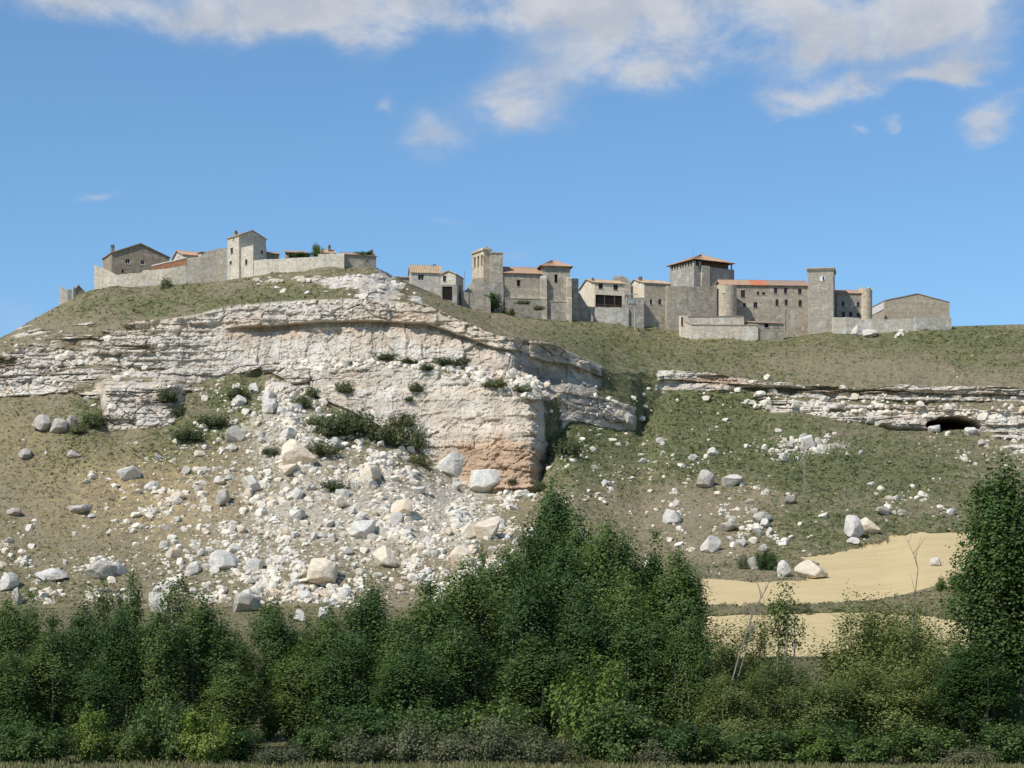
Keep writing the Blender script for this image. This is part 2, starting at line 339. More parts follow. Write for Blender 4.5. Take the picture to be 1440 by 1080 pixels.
crk = -.8*np.exp(-e1/.035)*(cv1 > .3)-.35*np.exp(-e2/.05)*(cv2 > .4)
blocky = 1.0+1.2*big+1.3*(cv1-.5)+.8*(cv2-.5)+.35*(cv3-.5)+.3*med+crk+.7*lay
wallr = .8+1.2*big+1.1*(pil-.5)+.4*(pil2-.5)+.3*(cv3-.5)+.35*(cv2-.5)+.35*med-.5*np.exp(-pe/.03)*(pil > .45)
face = .8+1.0*big+.35*(pil2-.5)+.22*(cv3-.5)+.28*med-.45*np.exp(-pe/.02)*(pil > .6)-.4*(cv2 > .88)
ochz = np.clip(gs(XX, PY0, 715, 672, 70, 34, 1.6), 0, 1)*(Zo == 6)
relief = np.where(Zo == 8, np.where(Tt > .64, blocky, wallr), blocky)
isface = ((Zo == 6) & (XX > 440) & (XX < 752))*sst(1., .8, Tt)
rough = np.clip(.32+.5*sst(640, 740, XX)+.35*vn(WX/9, WZ/7, 15), 0, 1)
relief = relief*(1-isface)+((face+ochz*1.1*lay)*(1-rough)+blocky*rough)*isface
relief = relief-2.6*sst(715, 762, XX)*(Zo == 6)*(.5+.9*vn(WX*0+3, WZ/3.2, 16)+.5*vn(WX*0+7, WZ/1.1, 17)).clip(-.3, 1.2)*(XX < 775)
lft = np.maximum(sst(360, 250, XX), sst(930, 1000, XX)); relief = relief*(1-lft)+lft*(.9+.9*big+1.15*lay+.7*(cv2-.5)+.35*(cv3-.5)+.6*(cv1-.5)+.4*med+crk)
band = np.where(Zo == 8, np.where(Tt > .64, 1.1, np.where(Tt > .56, -1.7, -.6+.8*np.cos(Tt*3.0)))*sst(300, 380, XX)*sst(760, 700, XX), 0)   # caprock overhang
band = band+np.where((Zo == 8) & (XX > 925), np.where(Tt > .5, .8, -1.0), 0)
band = band+np.where((Zo == 8) & (XX > 745) & (XX < 868), np.where(Tt > .5, 1.0, -1.3), 0)
band = band+np.where((Zo == 7) & (XX > 1000), -1.2, 0)
dent = gs(XX, PY0, 385, 470, 22, 16, 1.2)+gs(XX, PY0, 455, 478, 26, 18, 1.0)+gs(XX, PY0, 500, 480, 14, 16, .8)
off = rock*(relief+band-dent*(Zo == 8))
WY = WY-off+cave*16.0
# field outlines
field_up = [(985,813),(1070,818),(1130,817),(1160,808),(1152,794),(1118,783),(1180,778),(1245,766),(1256,753),(1290,749),(1440,751),(1750,754),(1790,800),(1760,822),(1340,824),(1290,832),(1255,841),(1180,848),(1080,851),(985,851)]
field_low = [(985,868),(1100,864),(1230,862),(1290,866),(1330,872),(1700,868),(1740,918),(1200,924),(985,928)]
jx = XX+5*fbm(XX/16, PY0/7, 81, 3); jy = PY0+2.2*fbm(XX/20, PY0/8, 82, 3)
fmask = inpoly(jx, jy, field_up) & (Zo >= 3) & (Zo <= 5); fmask2 = inpoly(jx, jy, field_low) & (Zo >= 1) & (Zo <= 3)
soft = 1-(fmask | fmask2)*.85
hill = (Zo >= 4) & (Zo <= 9)
gr = (1-rock)*hill
WZ = WZ+gr*soft*(.9*fbm(WX/13, D0/17, 91, 3)+.35*fbm(WX/3.2, D0/4.5, 92, 4, .6))+(Zo < 4)*(Zo > 0)*soft*.25*fbm(WX/5, D0/6, 93, 3)
ter = np.abs(((WZ+.8*fbm(WX/20, D0/20, 94, 3))/2.2) % 1-.5)
WZ = WZ+gr*soft*(XX > 880)*.5*(ter-.25)
PY = HY-F*(WZ-ZC)/np.maximum(WY, 1)
# zones of soil and plants
nA = .75*fbm(WX/9, D0/14, 95, 5, .6)+.6*fbm(WX/28, D0/40, 195, 3, .5); nB = fbm(WX/2.2, D0/3, 96, 4, .6)
def S_map(X, Y):
    return (gs(X,Y,450,700,150,95)+gs(X,Y,600,745,125,80,.9)+gs(X,Y,400,595,85,55,.85)+gs(X,Y,330,785,110,55,.6)+gs(X,Y,650,700,55,55,.6)+gs(X,Y,110,812,130,38,.42)
            +gs(X,Y,240,715,80,50,.3)+gs(X,Y,850,640,45,50,.18)+gs(X,Y,985,690,90,55,.15)+gs(X,Y,1050,752,80,30,.18)+gs(X,Y,400,845,130,22,.35)+gs(X,Y,1430,630,50,25,.6)+gs(X,Y,880,545,22,14,.4)
            +gs(X,Y,1270,715,80,16,.15)+gs(X,Y,1260,470,70,8,.25)+gs(X,Y,1150,630,55,12,.5)+.02)
S = S_map(XX, PY0)
green = .34+.16*sst(820, 950, XX)+gs(XX,PY0,950,575,170,85,.35)+gs(XX,PY0,1120,655,220,45,.35)+gs(XX,PY0,860,470,90,40,.35)+gs(XX,PY0,1300,480,260,26,.35)+gs(XX,PY0,230,425,200,25,.3)+gs(XX,PY0,325,560,45,18,.7)+gs(XX,PY0,275,605,45,20,.7)+gs(XX,PY0,225,640,40,18,.6)+gs(XX,PY0,120,590,50,45,.45)+gs(XX,PY0,490,600,70,30,.6)+gs(XX,PY0,820,640,50,60,.45)+gs(XX,PY0,1250,740,120,20,.3)-gs(XX,PY0,980,720,100,45,.45)-gs(XX,PY0,100,700,160,60,.2)-gs(XX,PY0,1180,520,200,18,.25)
green = np.clip(green+.42*nA+.25*nB, 0, 1)
gold = np.clip(gs(XX,PY0,190,690,130,65,.95)+gs(XX,PY0,30,610,60,40,.45)+gs(XX,PY0,260,720,90,50,.4)+gs(XX,PY0,950,470,140,22,.35)+gs(XX,PY0,1180,500,220,26,.25)+gs(XX,PY0,690,700,60,30,.5)+.25*nA+.3*nB, 0, 1)*.9
ochre = np.clip(gs(XX,PY0,718,672,56,30,1.5)*(Zo == 6)+gs(XX,PY0,690,640,70,20,.5)*(Zo == 6)+gs(XX,PY0,400,466,110,13,.38)+gs(XX,PY0,560,450,90,22,.28)+gs(XX,PY0,700,640,60,34,.5)*(Zo == 6)+gs(XX,PY0,1000,535,60,10,.6)+gs(XX,PY0,1180,552,140,5,.7)+gs(XX,PY0,790,500,40,14,.25)+.3*nA, 0, 1)*rock
pale = np.clip(S*.9+.5*nB+.25*nA-.35+gs(XX,PY0,1150,630,60,12,.7)+gs(XX,PY0,1200,610,180,14,.25), 0, 1)*(hill)
graystain = np.clip(gs(XX,PY0,760,500,60,40,.5)+gs(XX,PY0,190,560,70,40,.6)+gs(XX,PY0,830,560,60,40,.45)+gs(XX,PY0,530,402,50,26,.4)+gs(XX,PY0,1240,565,250,30,.06)+gs(XX,PY0,740,535,50,26,.5)+gs(XX,PY0,60,520,120,30,.2)+.35*nA-.05, 0, 1)
def mx(f, a, b):
    f = np.clip(f, 0, 1)[..., None]; return np.asarray(a)*(1-f)+np.asarray(b)*f
nC = .5+.5*fbm(WX/1.1+D0*.13, D0/1.5+WZ*.7, 97, 3, .65); nD = .5+.5*fbm(WX/.45, WZ/.45+D0/.6, 98, 2, .6)
gcol = mx(sst(.25, .85, green+1.3*(nC-.5)), (.285, .235, .150), (.150, .165, .072))
gcol = mx(gold*sst(.3, .65, nC)*.95, gcol, (.47, .36, .185))
gcol = gcol*(1-.28*sst(.55, .85, nD))[..., None]
gcol = mx(sst(.35, .75, pale+1.1*(nD-.5)+.4*(nC-.5))*.85, gcol, (.54, .485, .395))
near = sst(3.5, 2.5, Zo+0*rock)
gcol = mx(near, gcol, mx(nC, (.105, .108, .042), (.22, .185, .095)))
rm = .5+.5*fbm(WX/2.3, WZ/1.7+D0/4, 99, 5, .62); rb = .5+.5*fbm(WX/11, WZ/8, 101, 4, .6); rs = .5+.5*fbm(WX/1.6, WZ/9., 102, 4, .6)
rcol = mx(sst(.3, .7, rm), (.67, .60, .495), (.82, .765, .67))
rcol = mx(sst(.46, .68, rb)*.75, rcol, (.70, .58, .45))
rcol = mx(sst(.5, .72, rs)*.5, rcol, (.50, .43, .34))
rcol = mx(sst(.25, .75, graystain+1.5*(rm-.5))*.8, rcol, (.34, .315, .28))
rcol = mx(sst(.2, .8, ochre+.9*(rm-.5))*.9, rcol, mx(rs, (.62, .42, .265), (.50, .345, .225)))
rcol = rcol*(1-.22*sst(.58, .85, nD))[..., None]
beds = _h(np.floor(lz1), 77); rcol = rcol*(.86+.22*beds+.12*(cv2-.5)+.1*(pil-.5))[..., None]
rcol = mx(np.clip(np.exp(-e1/.03)*(cv1 > .3)+.7*np.exp(-e2/.04)*(cv2 > .55), 0, 1)*.28*(1-isface), rcol, (.27, .235, .19))
tcol = mx(sst(.35, .65, rock+.7*(nC-.5)), gcol, rcol)
tcol = np.concatenate([np.clip(mx(cave, tcol, (.10, .08, .06)), 0, 1), np.ones(D0.shape+(1,))], -1)  # cave interior darkened in the colour, standing in for its shade
NROW = D0.shape[0]
idx = np.arange(NROW*NCOL).reshape(NROW, NCOL)
quads = np.stack([idx[:-1, :-1], idx[:-1, 1:], idx[1:, 1:], idx[1:, :-1]], -1)
fm = fmask[:-1, :-1]; fm2 = fmask2[:-1, :-1]
V = np.stack([WX, WY, WZ], -1).reshape(-1, 3)
tm, t, b = mat('hillside_ground')
p = t.new('ShaderNodeNewGeometry').outputs['Position']
A1 = t.new('ShaderNodeAttribute', attribute_name='soil_colour').outputs['Color']
vf = t.noise(p, 3.2, 3, .75)
t.l.new(t.mix(t.rng(vf, .45, .75, 0, .45, False), A1, t.mix(1, A1, (.6, .58, .55), 'MULTIPLY')), b.inputs['Base Color']); bump(t, b, vf, 1., .35)
M['terrain'] = tm
def wheat(name, c1, c2, c3):
    m, t, b = mat(name); p = t.new('ShaderNodeNewGeometry').outputs['Position']
    n = t.noise(p, .12, 3, .6); f = t.noise(p, 2.2, 3, .7); rows = t.noise(t.mapping(p, (.03, .5, .0), (0, 0, .12)), 1, 4, .65)
    col = t.mix(t.rng(n, .3, .7), c1, c2); col = t.mix(t.rng(rows, .46, .66, 0, .4), col, c3)
    weeds = t.noise(p, .5, 4, .7); col = t.mix(t.rng(weeds, .62, .74, 0, .5), col, (.22, .18, .085))
    col = t.mix(t.rng(f, .5, .8, 0, .5), col, c3); t.l.new(col, b.inputs['Base Color']); bump(t, b, f, .6, .1); return m
M['wheat'] = wheat('wheat_stubble', (.50,.39,.205), (.55,.435,.235), (.41,.31,.155))
def sub_mesh(name, q, m, kind='structure', smooth=True):
    q = q.reshape(-1, 4); u, inv = np.unique(q, return_inverse=True); q2 = inv.reshape(-1, 4)
    me = np_mesh(name, V[u], q2, smooth, {'soil_colour': ('POINT', tcol.reshape(-1, 4)[u])})
    return link(name, me, m, kind=kind)
sub_mesh('hillside', quads[~(fm | fm2)], tm, smooth=False)
sub_mesh('wheat_field', quads[fm], M['wheat']); sub_mesh('stubble_field', quads[fm2], M['wheat'])
me = np_mesh('plain', [(-9000,-9000,-2.5),(9000,-9000,-2.5),(9000,9000,-2.5),(-9000,9000,-2.5)], [(0,1,2,3)])
link('plain', me, simple('plain_soil', (.2,.165,.09), .3, .01), kind='structure')
# look-ups on the finished terrain
def colof(X): return int(np.clip(np.searchsorted(Xg, X), 1, NCOL-1))
lo = int(np.argmax(Zo[:, 0] == 1))
def ground_px(X, py):
    c = colof(X); col_ = PY[lo:, c]; hit = np.nonzero(col_ <= py)[0]
    r = lo+(int(hit[0]) if len(hit) else 0)
    return Vector((WX[r, c], WY[r, c], WZ[r, c])), r, c
def ground_d(X, d, top=False):
    c = colof(X); rows = (Zo[:, 0] >= 9) if top else (Zo[:, 0] <= 4)
    return float(np.interp(d, WY[rows, c], WZ[rows, c]))
#@@OBJECTS@@
# ------------------------------------------------------------------ mesh builder for made things
class MB:
    def __init__(s): s.v = []; s.f = []
    def poly(s, pts):
        i = len(s.v); s.v += [tuple(p) for p in pts]; s.f.append(tuple(range(i, i+len(pts))))
    def box(s, x0, x1, y0, y1, z0, z1):
        i = len(s.v); s.v += [(x, y, z) for z in (z0, z1) for x, y in ((x0, y0), (x1, y0), (x1, y1), (x0, y1))]
        s.f += [tuple(i+k for k in q) for q in ((0,3,2,1),(4,5,6,7),(0,1,5,4),(1,2,6,5),(2,3,7,6),(3,0,4,7))]
    def tube(s, pts, rad, n=6):
        base = len(s.v); pts = [Vector([float(q) for q in p]) for p in pts]
        for k, p in enumerate(pts):
            tdir = (pts[min(k+1, len(pts)-1)]-pts[max(k-1, 0)]).normalized()
            a = tdir.orthogonal().normalized(); b_ = tdir.cross(a); r = float(rad[k] if hasattr(rad, '__len__') else rad)
            s.v += [tuple(p+r*(math.cos(q)*a+math.sin(q)*b_)) for q in [2*math.pi*j/n for j in range(n)]]
        for k in range(len(pts)-1):
            for j in range(n):
                s.f.append((base+k*n+j, base+k*n+(j+1) % n, base+(k+1)*n+(j+1) % n, base+(k+1)*n+j))
        s.f.append(tuple(base+j for j in range(n))[::-1]); s.f.append(tuple(base+(len(pts)-1)*n+j for j in range(n)))
    def lathe(s, prof, n=20, a0=0, a1=2*math.pi, jit=None):
        base = len(s.v); m = len(prof)
        for j in range(n+1):
            a = a0+(a1-a0)*j/n
            for q, (r, z) in enumerate(prof):
                zz = z+(jit(a) if jit and q >= m-2 else 0); s.v.append((r*math.cos(a), r*math.sin(a), zz))
        for j in range(n):
            for k in range(m-1):
                s.f.append((base+j*m+k, base+(j+1)*m+k, base+(j+1)*m+k+1, base+j*m+k+1))
    def roof(s, a, b, c, d, corr=.05, th=.16, wave=.42):     # eave a->b, ridge d->c: a slab with rolled tiles
        a, b, c, d = map(Vector, (a, b, c, d)); n = (b-a).cross(d-a).normalized()
        if n.z < 0: n = -n
        L_ = max((b-a).length, (c-d).length); ns = max(3, int(L_/wave)*2+1); m = 5; base = len(s.v)
        for i in range(ns+1):
            u = i/ns; e = a.lerp(b, u); r = d.lerp(c, u)
            for j in range(m):
                q = e.lerp(r, j/(m-1)); h = corr*(1 if i % 2 else -1)+rnd.uniform(-.03, .03)
                s.v.append(tuple(q+n*h))
            s.v.append(tuple(e-n*th)); s.v.append(tuple(r-n*th))
        w_ = m+2
        for i in range(ns):
            for j in range(m-1): s.f.append((base+i*w_+j, base+(i+1)*w_+j, base+(i+1)*w_+j+1, base+i*w_+j+1))
            s.f.append((base+i*w_+m, base+(i+1)*w_+m, base+(i+1)*w_, base+i*w_))
            s.f.append((base+i*w_+m+1, base+(i+1)*w_+m+1, base+(i+1)*w_+m, base+i*w_+m))
        for i in (0, ns):
            s.f.append(tuple([base+i*w_+j for j in range(m)]+[base+i*w_+m+1, base+i*w_+m]))
    def build(s, name, mt, parent=None, smooth=False, **kw):
        me = bpy.data.meshes.new(name); me.from_pydata(s.v, [], s.f)
        if smooth: me.polygons.foreach_set('use_smooth', [True]*len(me.polygons))
        me.update(); return link(name, me, M[mt] if isinstance(mt, str) else mt, parent, **kw)
def wall_face(mb, o, ux, W, z0, z1, holes, depth=.3, top=None):
    """vertical wall from point o along unit ux, outside on the right-hand side; holes = (u0,u1,za,zb)"""
    o = Vector(o); ux = Vector(ux); inn = Vector((-ux.y, ux.x, 0)); holes = [h for h in holes if h[3] < z1]
    us = sorted({0., W, *[h for q in holes for h in q[:2]]}); zs = sorted({z0, z1, *[h for q in holes for h in q[2:4]]})
    P_ = lambda u, z, k=0.: o+ux*u+inn*k+Vector((0, 0, z))
    for i in range(len(us)-1):
        for j in range(len(zs)-1):
            um, zm = (us[i]+us[i+1])/2, (zs[j]+zs[j+1])/2
            if any(h[0] < um < h[1] and h[2] < zm < h[3] for h in holes): continue
            mb.poly([P_(us[i], zs[j]), P_(us[i+1], zs[j]), P_(us[i+1], zs[j+1]), P_(us[i], zs[j+1])])
    for h in holes:
        u0, u1, za, zb = h[:4]
        mb.poly([P_(u0, za), P_(u0, za, depth), P_(u0, zb, depth), P_(u0, zb)]); mb.poly([P_(u1, za, depth), P_(u1, za), P_(u1, zb), P_(u1, zb, depth)])
        mb.poly([P_(u0, za), P_(u1, za), P_(u1, za, depth), P_(u0, za, depth)]); mb.poly([P_(u0, zb, depth), P_(u1, zb, depth), P_(u1, zb), P_(u0, zb)])
    if top: mb.poly([P_(0, z1), P_(W, z1), *[P_(u, z) for u, z in top]])
def add_window(parent, o, ux, h, frame='frame_brown', style='casement', depth=.22):
    o = Vector(o); ux = Vector(ux); u0, u1, za, zb = h[:4]; w_ = u1-u0; hh = zb-za
    ang = math.atan2(ux.y, ux.x); inn = Vector((-ux.y, ux.x, 0))
    loc = o+ux*u0+inn*(depth-.06)+Vector((0, 0, za))
    mb = MB(); t_ = .07
    if style != 'open':
        mb.box(0, t_, 0, .06, 0, hh); mb.box(w_-t_, w_, 0, .06, 0, hh); mb.box(t_, w_-t_, 0, .06, 0, t_); mb.box(t_, w_-t_, 0, .06, hh-t_, hh)
        mb.box(w_/2-.03, w_/2+.03, .002, .058, t_, hh-t_)
    else:
        t_ = .04; mb.box(0, t_, 0, .06, 0, hh); mb.box(w_-t_, w_, 0, .06, 0, hh); mb.box(t_, w_-t_, 0, .06, 0, t_); mb.box(t_, w_-t_, 0, .06, hh-t_, hh); frame = 'frame_brown'
    wn = mb.build('window', frame, parent, loc=loc, rot=(0, 0, ang))
    pb = MB(); pb.box(.02, w_-.02, .03 if style != 'open' else .05, .045 if style != 'open' else .07, .02, hh-.02); pb.build('pane_or_shade', 'glass' if style != 'open' else 'dark', wn)  # open style: a near-black sheet stands in for the shade inside
    sb = MB(); sb.box(-.12, w_+.12, -depth-.02, -.02, -.14, -.003); sb.build('sill', 'white_coping' if frame == 'frame_white' else 'grey_ashlar', wn)
    return wn
def building(name, label, cat, px, base, d, th, front, leftp, eave, wall='grey_stone', roof='gable_u', rise=1.6, tile='tile_tan', over=.35, wins=(), frame='frame_brown', below=4., group=None, lwins=(), eave_r=None):
    """px,base: the near left corner on the ground; front/leftp: pixel widths of the two faces; windows in pixels (x0,x1,y0,y1)"""
    s_ = F/d; c_, n_ = math.cos(R(th)), abs(math.sin(R(th)))
    W = front/s_/c_; Dp = (leftp/s_/n_) if leftp > 0 else -leftp; H = (base-eave)/s_
    root = link(name, None, loc=at(px, base, d), rot=(0, 0, R(th)), label=label, cat=cat, group=group); root.empty_display_size = 1
    mb = MB()
    kx = c_*s_
    def uz(q):
        x0, x1, y0, y1 = q[:4]; k = 1+((x0+x1)/2-px)/kx*math.sin(R(th))/d
        y0 = HY-(HY-y0)*k; y1 = HY-(HY-y1)*k
        return ((x0-px)/kx*k, (x1-px)/kx*k, (base-y1)/s_, (base-y0)/s_)
    holes = [uz(q) for q in wins]
    lh = [((x0-(px-abs(leftp)))/(n_*s_), (x1-(px-abs(leftp)))/(n_*s_), (base-y1)/s_*1.01, (base-y0)/s_*1.01) for x0, x1, y0, y1, *_ in lwins]
    ft = lt = None
    if roof == 'gable_v': ft = [(W/2, H+rise)]
    if roof == 'gable_u': lt = [(Dp/2, H+rise)]
    if roof == 'shed_f': lt = [(0, H+rise)]                    # high at the back
    wall_face(mb, (0, 0, 0), (1, 0, 0), W, -below, H, holes, top=ft)
    wall_face(mb, (W, 0, 0), (0, 1, 0), Dp, -below, H, [], top=[(Dp, H+rise)] if roof == 'shed_f' else ([(Dp/2, H+rise)] if lt else None))
    wall_face(mb, (W, Dp, 0), (-1, 0, 0), W, -below, H+(rise if roof == 'shed_f' else 0), [], top=ft)
    wall_face(mb, (0, Dp, 0), (0, -1, 0), Dp, -below, H, lh, top=lt)
    if roof == 'flat': mb.poly([(0, 0, H-.15), (W, 0, H-.15), (W, Dp, H-.15), (0, Dp, H-.15)])
    mb.build('wall', wall, root)
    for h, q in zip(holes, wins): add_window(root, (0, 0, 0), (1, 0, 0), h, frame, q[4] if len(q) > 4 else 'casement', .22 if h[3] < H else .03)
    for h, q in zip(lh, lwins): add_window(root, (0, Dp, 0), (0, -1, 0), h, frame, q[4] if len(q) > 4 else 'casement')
    rb_ = MB(); o_ = over
    if roof == 'gable_u':
        k = rise/(Dp/2)*o_
        rb_.roof((-o_, -o_, H-k+.1), (W+o_, -o_, H-k+.1), (W+o_, Dp/2, H+rise+.1), (-o_, Dp/2, H+rise+.1)); rb_.roof((W+o_, Dp+o_, H-k+.1), (-o_, Dp+o_, H-k+.1), (-o_, Dp/2, H+rise+.12), (W+o_, Dp/2, H+rise+.12))
    elif roof == 'gable_v':
        k = rise/(W/2)*o_
        rb_.roof((-o_, Dp+o_, H-k+.1), (-o_, -o_, H-k+.1), (W/2, -o_, H+rise+.1), (W/2, Dp+o_, H+rise+.1)); rb_.roof((W+o_, -o_, H-k+.1), (W+o_, Dp+o_, H-k+.1), (W/2, Dp+o_, H+rise+.12), (W/2, -o_, H+rise+.12))
    elif roof == 'hip':
        r_ = min(W, Dp)/2; ra = (r_ if W > Dp else W/2, r_ if Dp > W else Dp/2); A_ = Vector((ra[0], ra[1], H+rise+.1)); B_ = Vector((W-ra[0], Dp-ra[1], H+rise+.1))
        c0, c1, c2, c3 = (-o_, -o_, H), (W+o_, -o_, H), (W+o_, Dp+o_, H), (-o_, Dp+o_, H)
        if W >= Dp: rb_.roof(c0, c1, B_, A_); rb_.roof(c1, c2, B_, B_); rb_.roof(c2, c3, A_, B_); rb_.roof(c3, c0, A_, A_)
        else: rb_.roof(c0, c1, A_, A_); rb_.roof(c1, c2, B_, A_); rb_.roof(c2, c3, B_, B_); rb_.roof(c3, c0, A_, B_)
    elif roof == 'shed_f':
        k = rise/Dp*o_; rb_.roof((-o_, -o_, H-k+.1), (W+o_, -o_, H-k+.1), (W+o_, Dp+o_, H+rise+k+.1), (-o_, Dp+o_, H+rise+k+.1))
    if rb_.v: rb_.build('roof', tile, root)
    root['w'] = W; root['dp'] = Dp; root['h'] = H
    return root, W, Dp, H, s_
def run_wall(name, label, pts, mt, thick=.8, jag=.12, base_py=None, cat='wall', coping=None, below=3.):
    """free-standing masonry wall; pts = (X, top py, distance)"""
    P_ = [at(*q) for q in pts]; o = P_[0].copy(); o.z -= 4; mb = MB(); rows = []
    for a, b_ in zip(P_[:-1], P_[1:]):
        n = max(1, int((b_-a).length/.5)); d_ = Vector((b_.x-a.x, b_.y-a.y, 0))
        for i in range(n): rows.append((a.lerp(b_, i/n), d_))
    rows.append((P_[-1], rows[-1][1]))
    nm = Vector((P_[-1].y-P_[0].y, -(P_[-1].x-P_[0].x), 0)).normalized()
    zb = min(p.z for p in P_)-o.z-below-6
    for k, (q, _) in enumerate(rows):
        tz_ = q.z+rnd.uniform(-jag, jag)-o.z; r_ = q-o
        for (e, z) in ((0, zb), (0, tz_), (-thick, tz_+rnd.uniform(-jag, jag)), (-thick, zb)):
            mb.v.append((r_.x+nm.x*e, r_.y+nm.y*e, z))
    for k in range(len(rows)-1):
        for j in range(3): mb.f.append((k*4+j, (k+1)*4+j, (k+1)*4+j+1, k*4+j+1))
    mb.f.append((0, 1, 2, 3)); e = (len(rows)-1)*4; mb.f.append((e+3, e+2, e+1, e))
    if coping is None: return mb.build(name, mt, None, loc=o, label=label, cat=cat)
    root = link(name, None, loc=o, label=label, cat=cat); mb.build('masonry', mt, root); cb = MB()
    for k in range(len(rows)-1):
        p0, p1 = [Vector(mb.v[i*4+1]) for i in (k, k+1)]; q0 = p0-nm*thick; q1 = p1-nm*thick
        e_ = nm*.1; u = Vector((0, 0, .02)); v_ = Vector((0, 0, .24))
        a0, a1, b0, b1 = p0+e_, p1+e_, q0-e_, q1-e_
        cb.poly([a0+u, a1+u, a1+v_, a0+v_]); cb.poly([a0+v_, a1+v_, b1+v_, b0+v_]); cb.poly([b1+u, b0+u, b0+v_, b1+v_]); cb.poly([a1+u, a0+u, b0+u, b1+u])
        if k == 0: cb.poly([a0+u, a0+v_, b0+v_, b0+u])
        if k == len(rows)-2: cb.poly([a1+v_, a1+u, b1+u, b1+v_])
    cb.build('coping', coping, root); return root
def chimney(parent, x, y, z0, z1, w_=.7, mt='brown_stone'):
    mb = MB(); mb.box(x, x+w_, y, y+w_, z0, z1); mb.box(x-.08, x+w_+.08, y-.08, y+w_+.08, z1+.002, z1+.14); mb.box(x+.1, x+.2, y+.1, y+w_-.1, z1+.14, z1+.4); mb.box(x+w_-.2, x+w_-.1, y+.1, y+w_-.1, z1+.14, z1+.4); mb.box(x-.02, x+w_+.02, y-.02, y+w_+.02, z1+.402, z1+.5)
    return mb.build('chimney', mt, parent)

# ------------------------------------------------------------------ the village on the left hilltop
building('gabled_house', 'brown stone house with wide gable end and two white windows above retaining wall', 'house', 157, 396, 529, 24, 76, 21, 355.5, 'brown_stone', 'gable_v', 2.6, 'tile_brown', .3,
    [(175,181,364,371),(195,200,366,372),(177.5,180.5,350.5,353.5,'open'),(208,210.5,352,354.5,'open'),(170,173,379,384,'open')], 'frame_white', 5)
hroot = bpy.data.objects['gabled_house']; chimney(hroot, .2, 1.0, 6, 8.2, .75)
building('red_roofed_house', 'small pale house with red tiled roof beyond brick lean-to', 'house', 258, 372, 534, 24, 33, 25, 358, 'cream_stone', 'gable_u', 1.7, 'tile_orange', .3, [], below=4)
run_wall('brick_lean_to', 'red brick lean-to wall with pale sloping coping behind the long white wall', [(213,374.5,525.5),(219,373.2,525.4),(240,368.3,525.2),(262,363,525)], 'brick', .5, .02, below=2, cat='lean-to', coping='white_coping')
building('loggia_house', 'low house with dark open loggia and small red roof beside tower house', 'house', 283, 372, 531, 16, 24, 10, 354.5, 'cream_stone', 'shed_f', .9, 'tile_orange', .3, [(285,295,356,363.5,'open')], below=4)
building('tower_house', 'tall narrow pale stone house with red tiles rising over the long wall', 'house', 336, 386, 524, 38, 35, 19, 331, 'cream_stone', 'gable_v', 1.5, 'tile_orange', .25, [],
    'frame_brown', 5, lwins=[(322,326,346,354),(320,324,364,368.5),(326,327.6,333,336,'open')])
chimney(bpy.data.objects['tower_house'], .4, 2.2, 9, 9.9, .6)
building('stone_annex', 'flat topped rubble stone annex against the foot of the tower house', 'house', 356, 388, 521, 42, 17, 22, 344.5, 'cream_stone', 'flat', below=6, lwins=[(343,346.5,363,370,'open')], wins=[(366,368.5,352,357,'open')])
building('shaded_annex_wing', 'low stone wing running back behind the rubble annex', 'house', 372, 384, 530, 20, 20, 9, 356, 'brown_stone', 'gable_u', .7, 'tile_brown', .2, below=5)
run_wall('rampart', 'long white retaining wall climbing below the gabled house to the tower house', [(132.5,372,524),(152,380,523.6),(164,386.5,523),(200,383,523),(201,380,523),(216,379.5,523.2),(240,376.5,523.2),(262,373,524),(263,363,524.1),(282,360.5,525.2),(290,353.5,525.8),(304,350.5,526.8),(319,348,527.8)], 'cream_stone', 1.2, .10, below=6)
run_wall('rendered_parapet', 'cream plastered wall running right from the rubble annex', [(357,366,520.5),(375,364.5,520),(392,364,520),(420,362.5,519.5),(447,361,519.5),(447.6,357,519.5),(484,356.3,520)], 'plaster', .8, .07, below=5)
building('long_low_house', 'long low house with grey front wall and mossy roof at the end of plastered wall', 'house', 484, 374, 521, 19, 44, 10, 357.5, 'grey_stone', 'gable_u', .8, 'tile_brown', .3, below=6)
chimney(bpy.data.objects['long_low_house'], 6.6, 1.6, 2.5, 3.9, .65, 'grey_stone')
building('collapsed_shed', 'half collapsed shed with dark sagging roof behind plastered wall', 'shed', 404, 364, 532, 14, 24, 5, 354.5, 'brown_stone', 'shed_f', .9, 'tile_brown', .5, [(407,415,356,363,'open')])
building('white_gabled_hut', 'tiny white roofed hut with red chimney behind plastered wall', 'hut', 452, 364, 530, 12, 18, 4, 355, 'plaster', 'gable_u', .9, 'tile_tan', .3)
chimney(bpy.data.objects['white_gabled_hut'], 1.7, .5, 1.8, 2.9, .5, 'brick')
# ruin on the far left shoulder
run_wall('ruin', 'small ruined pale wall on the left shoulder of the hill', [(83.5,403,521),(86,401.5,521),(88,405,521),(95,407,521),(101,406,521.5),(103,403,521.5),(107,409,522)], 'cream_stone', .9, .2, below=5)
building('tumbled_hut', 'tumbledown hut with grey roof beside the small ruined wall', 'hut', 103, 420, 526, 20, 14, 3, 409, 'brown_stone', 'gable_v', 1.3, 'tile_brown', .3)
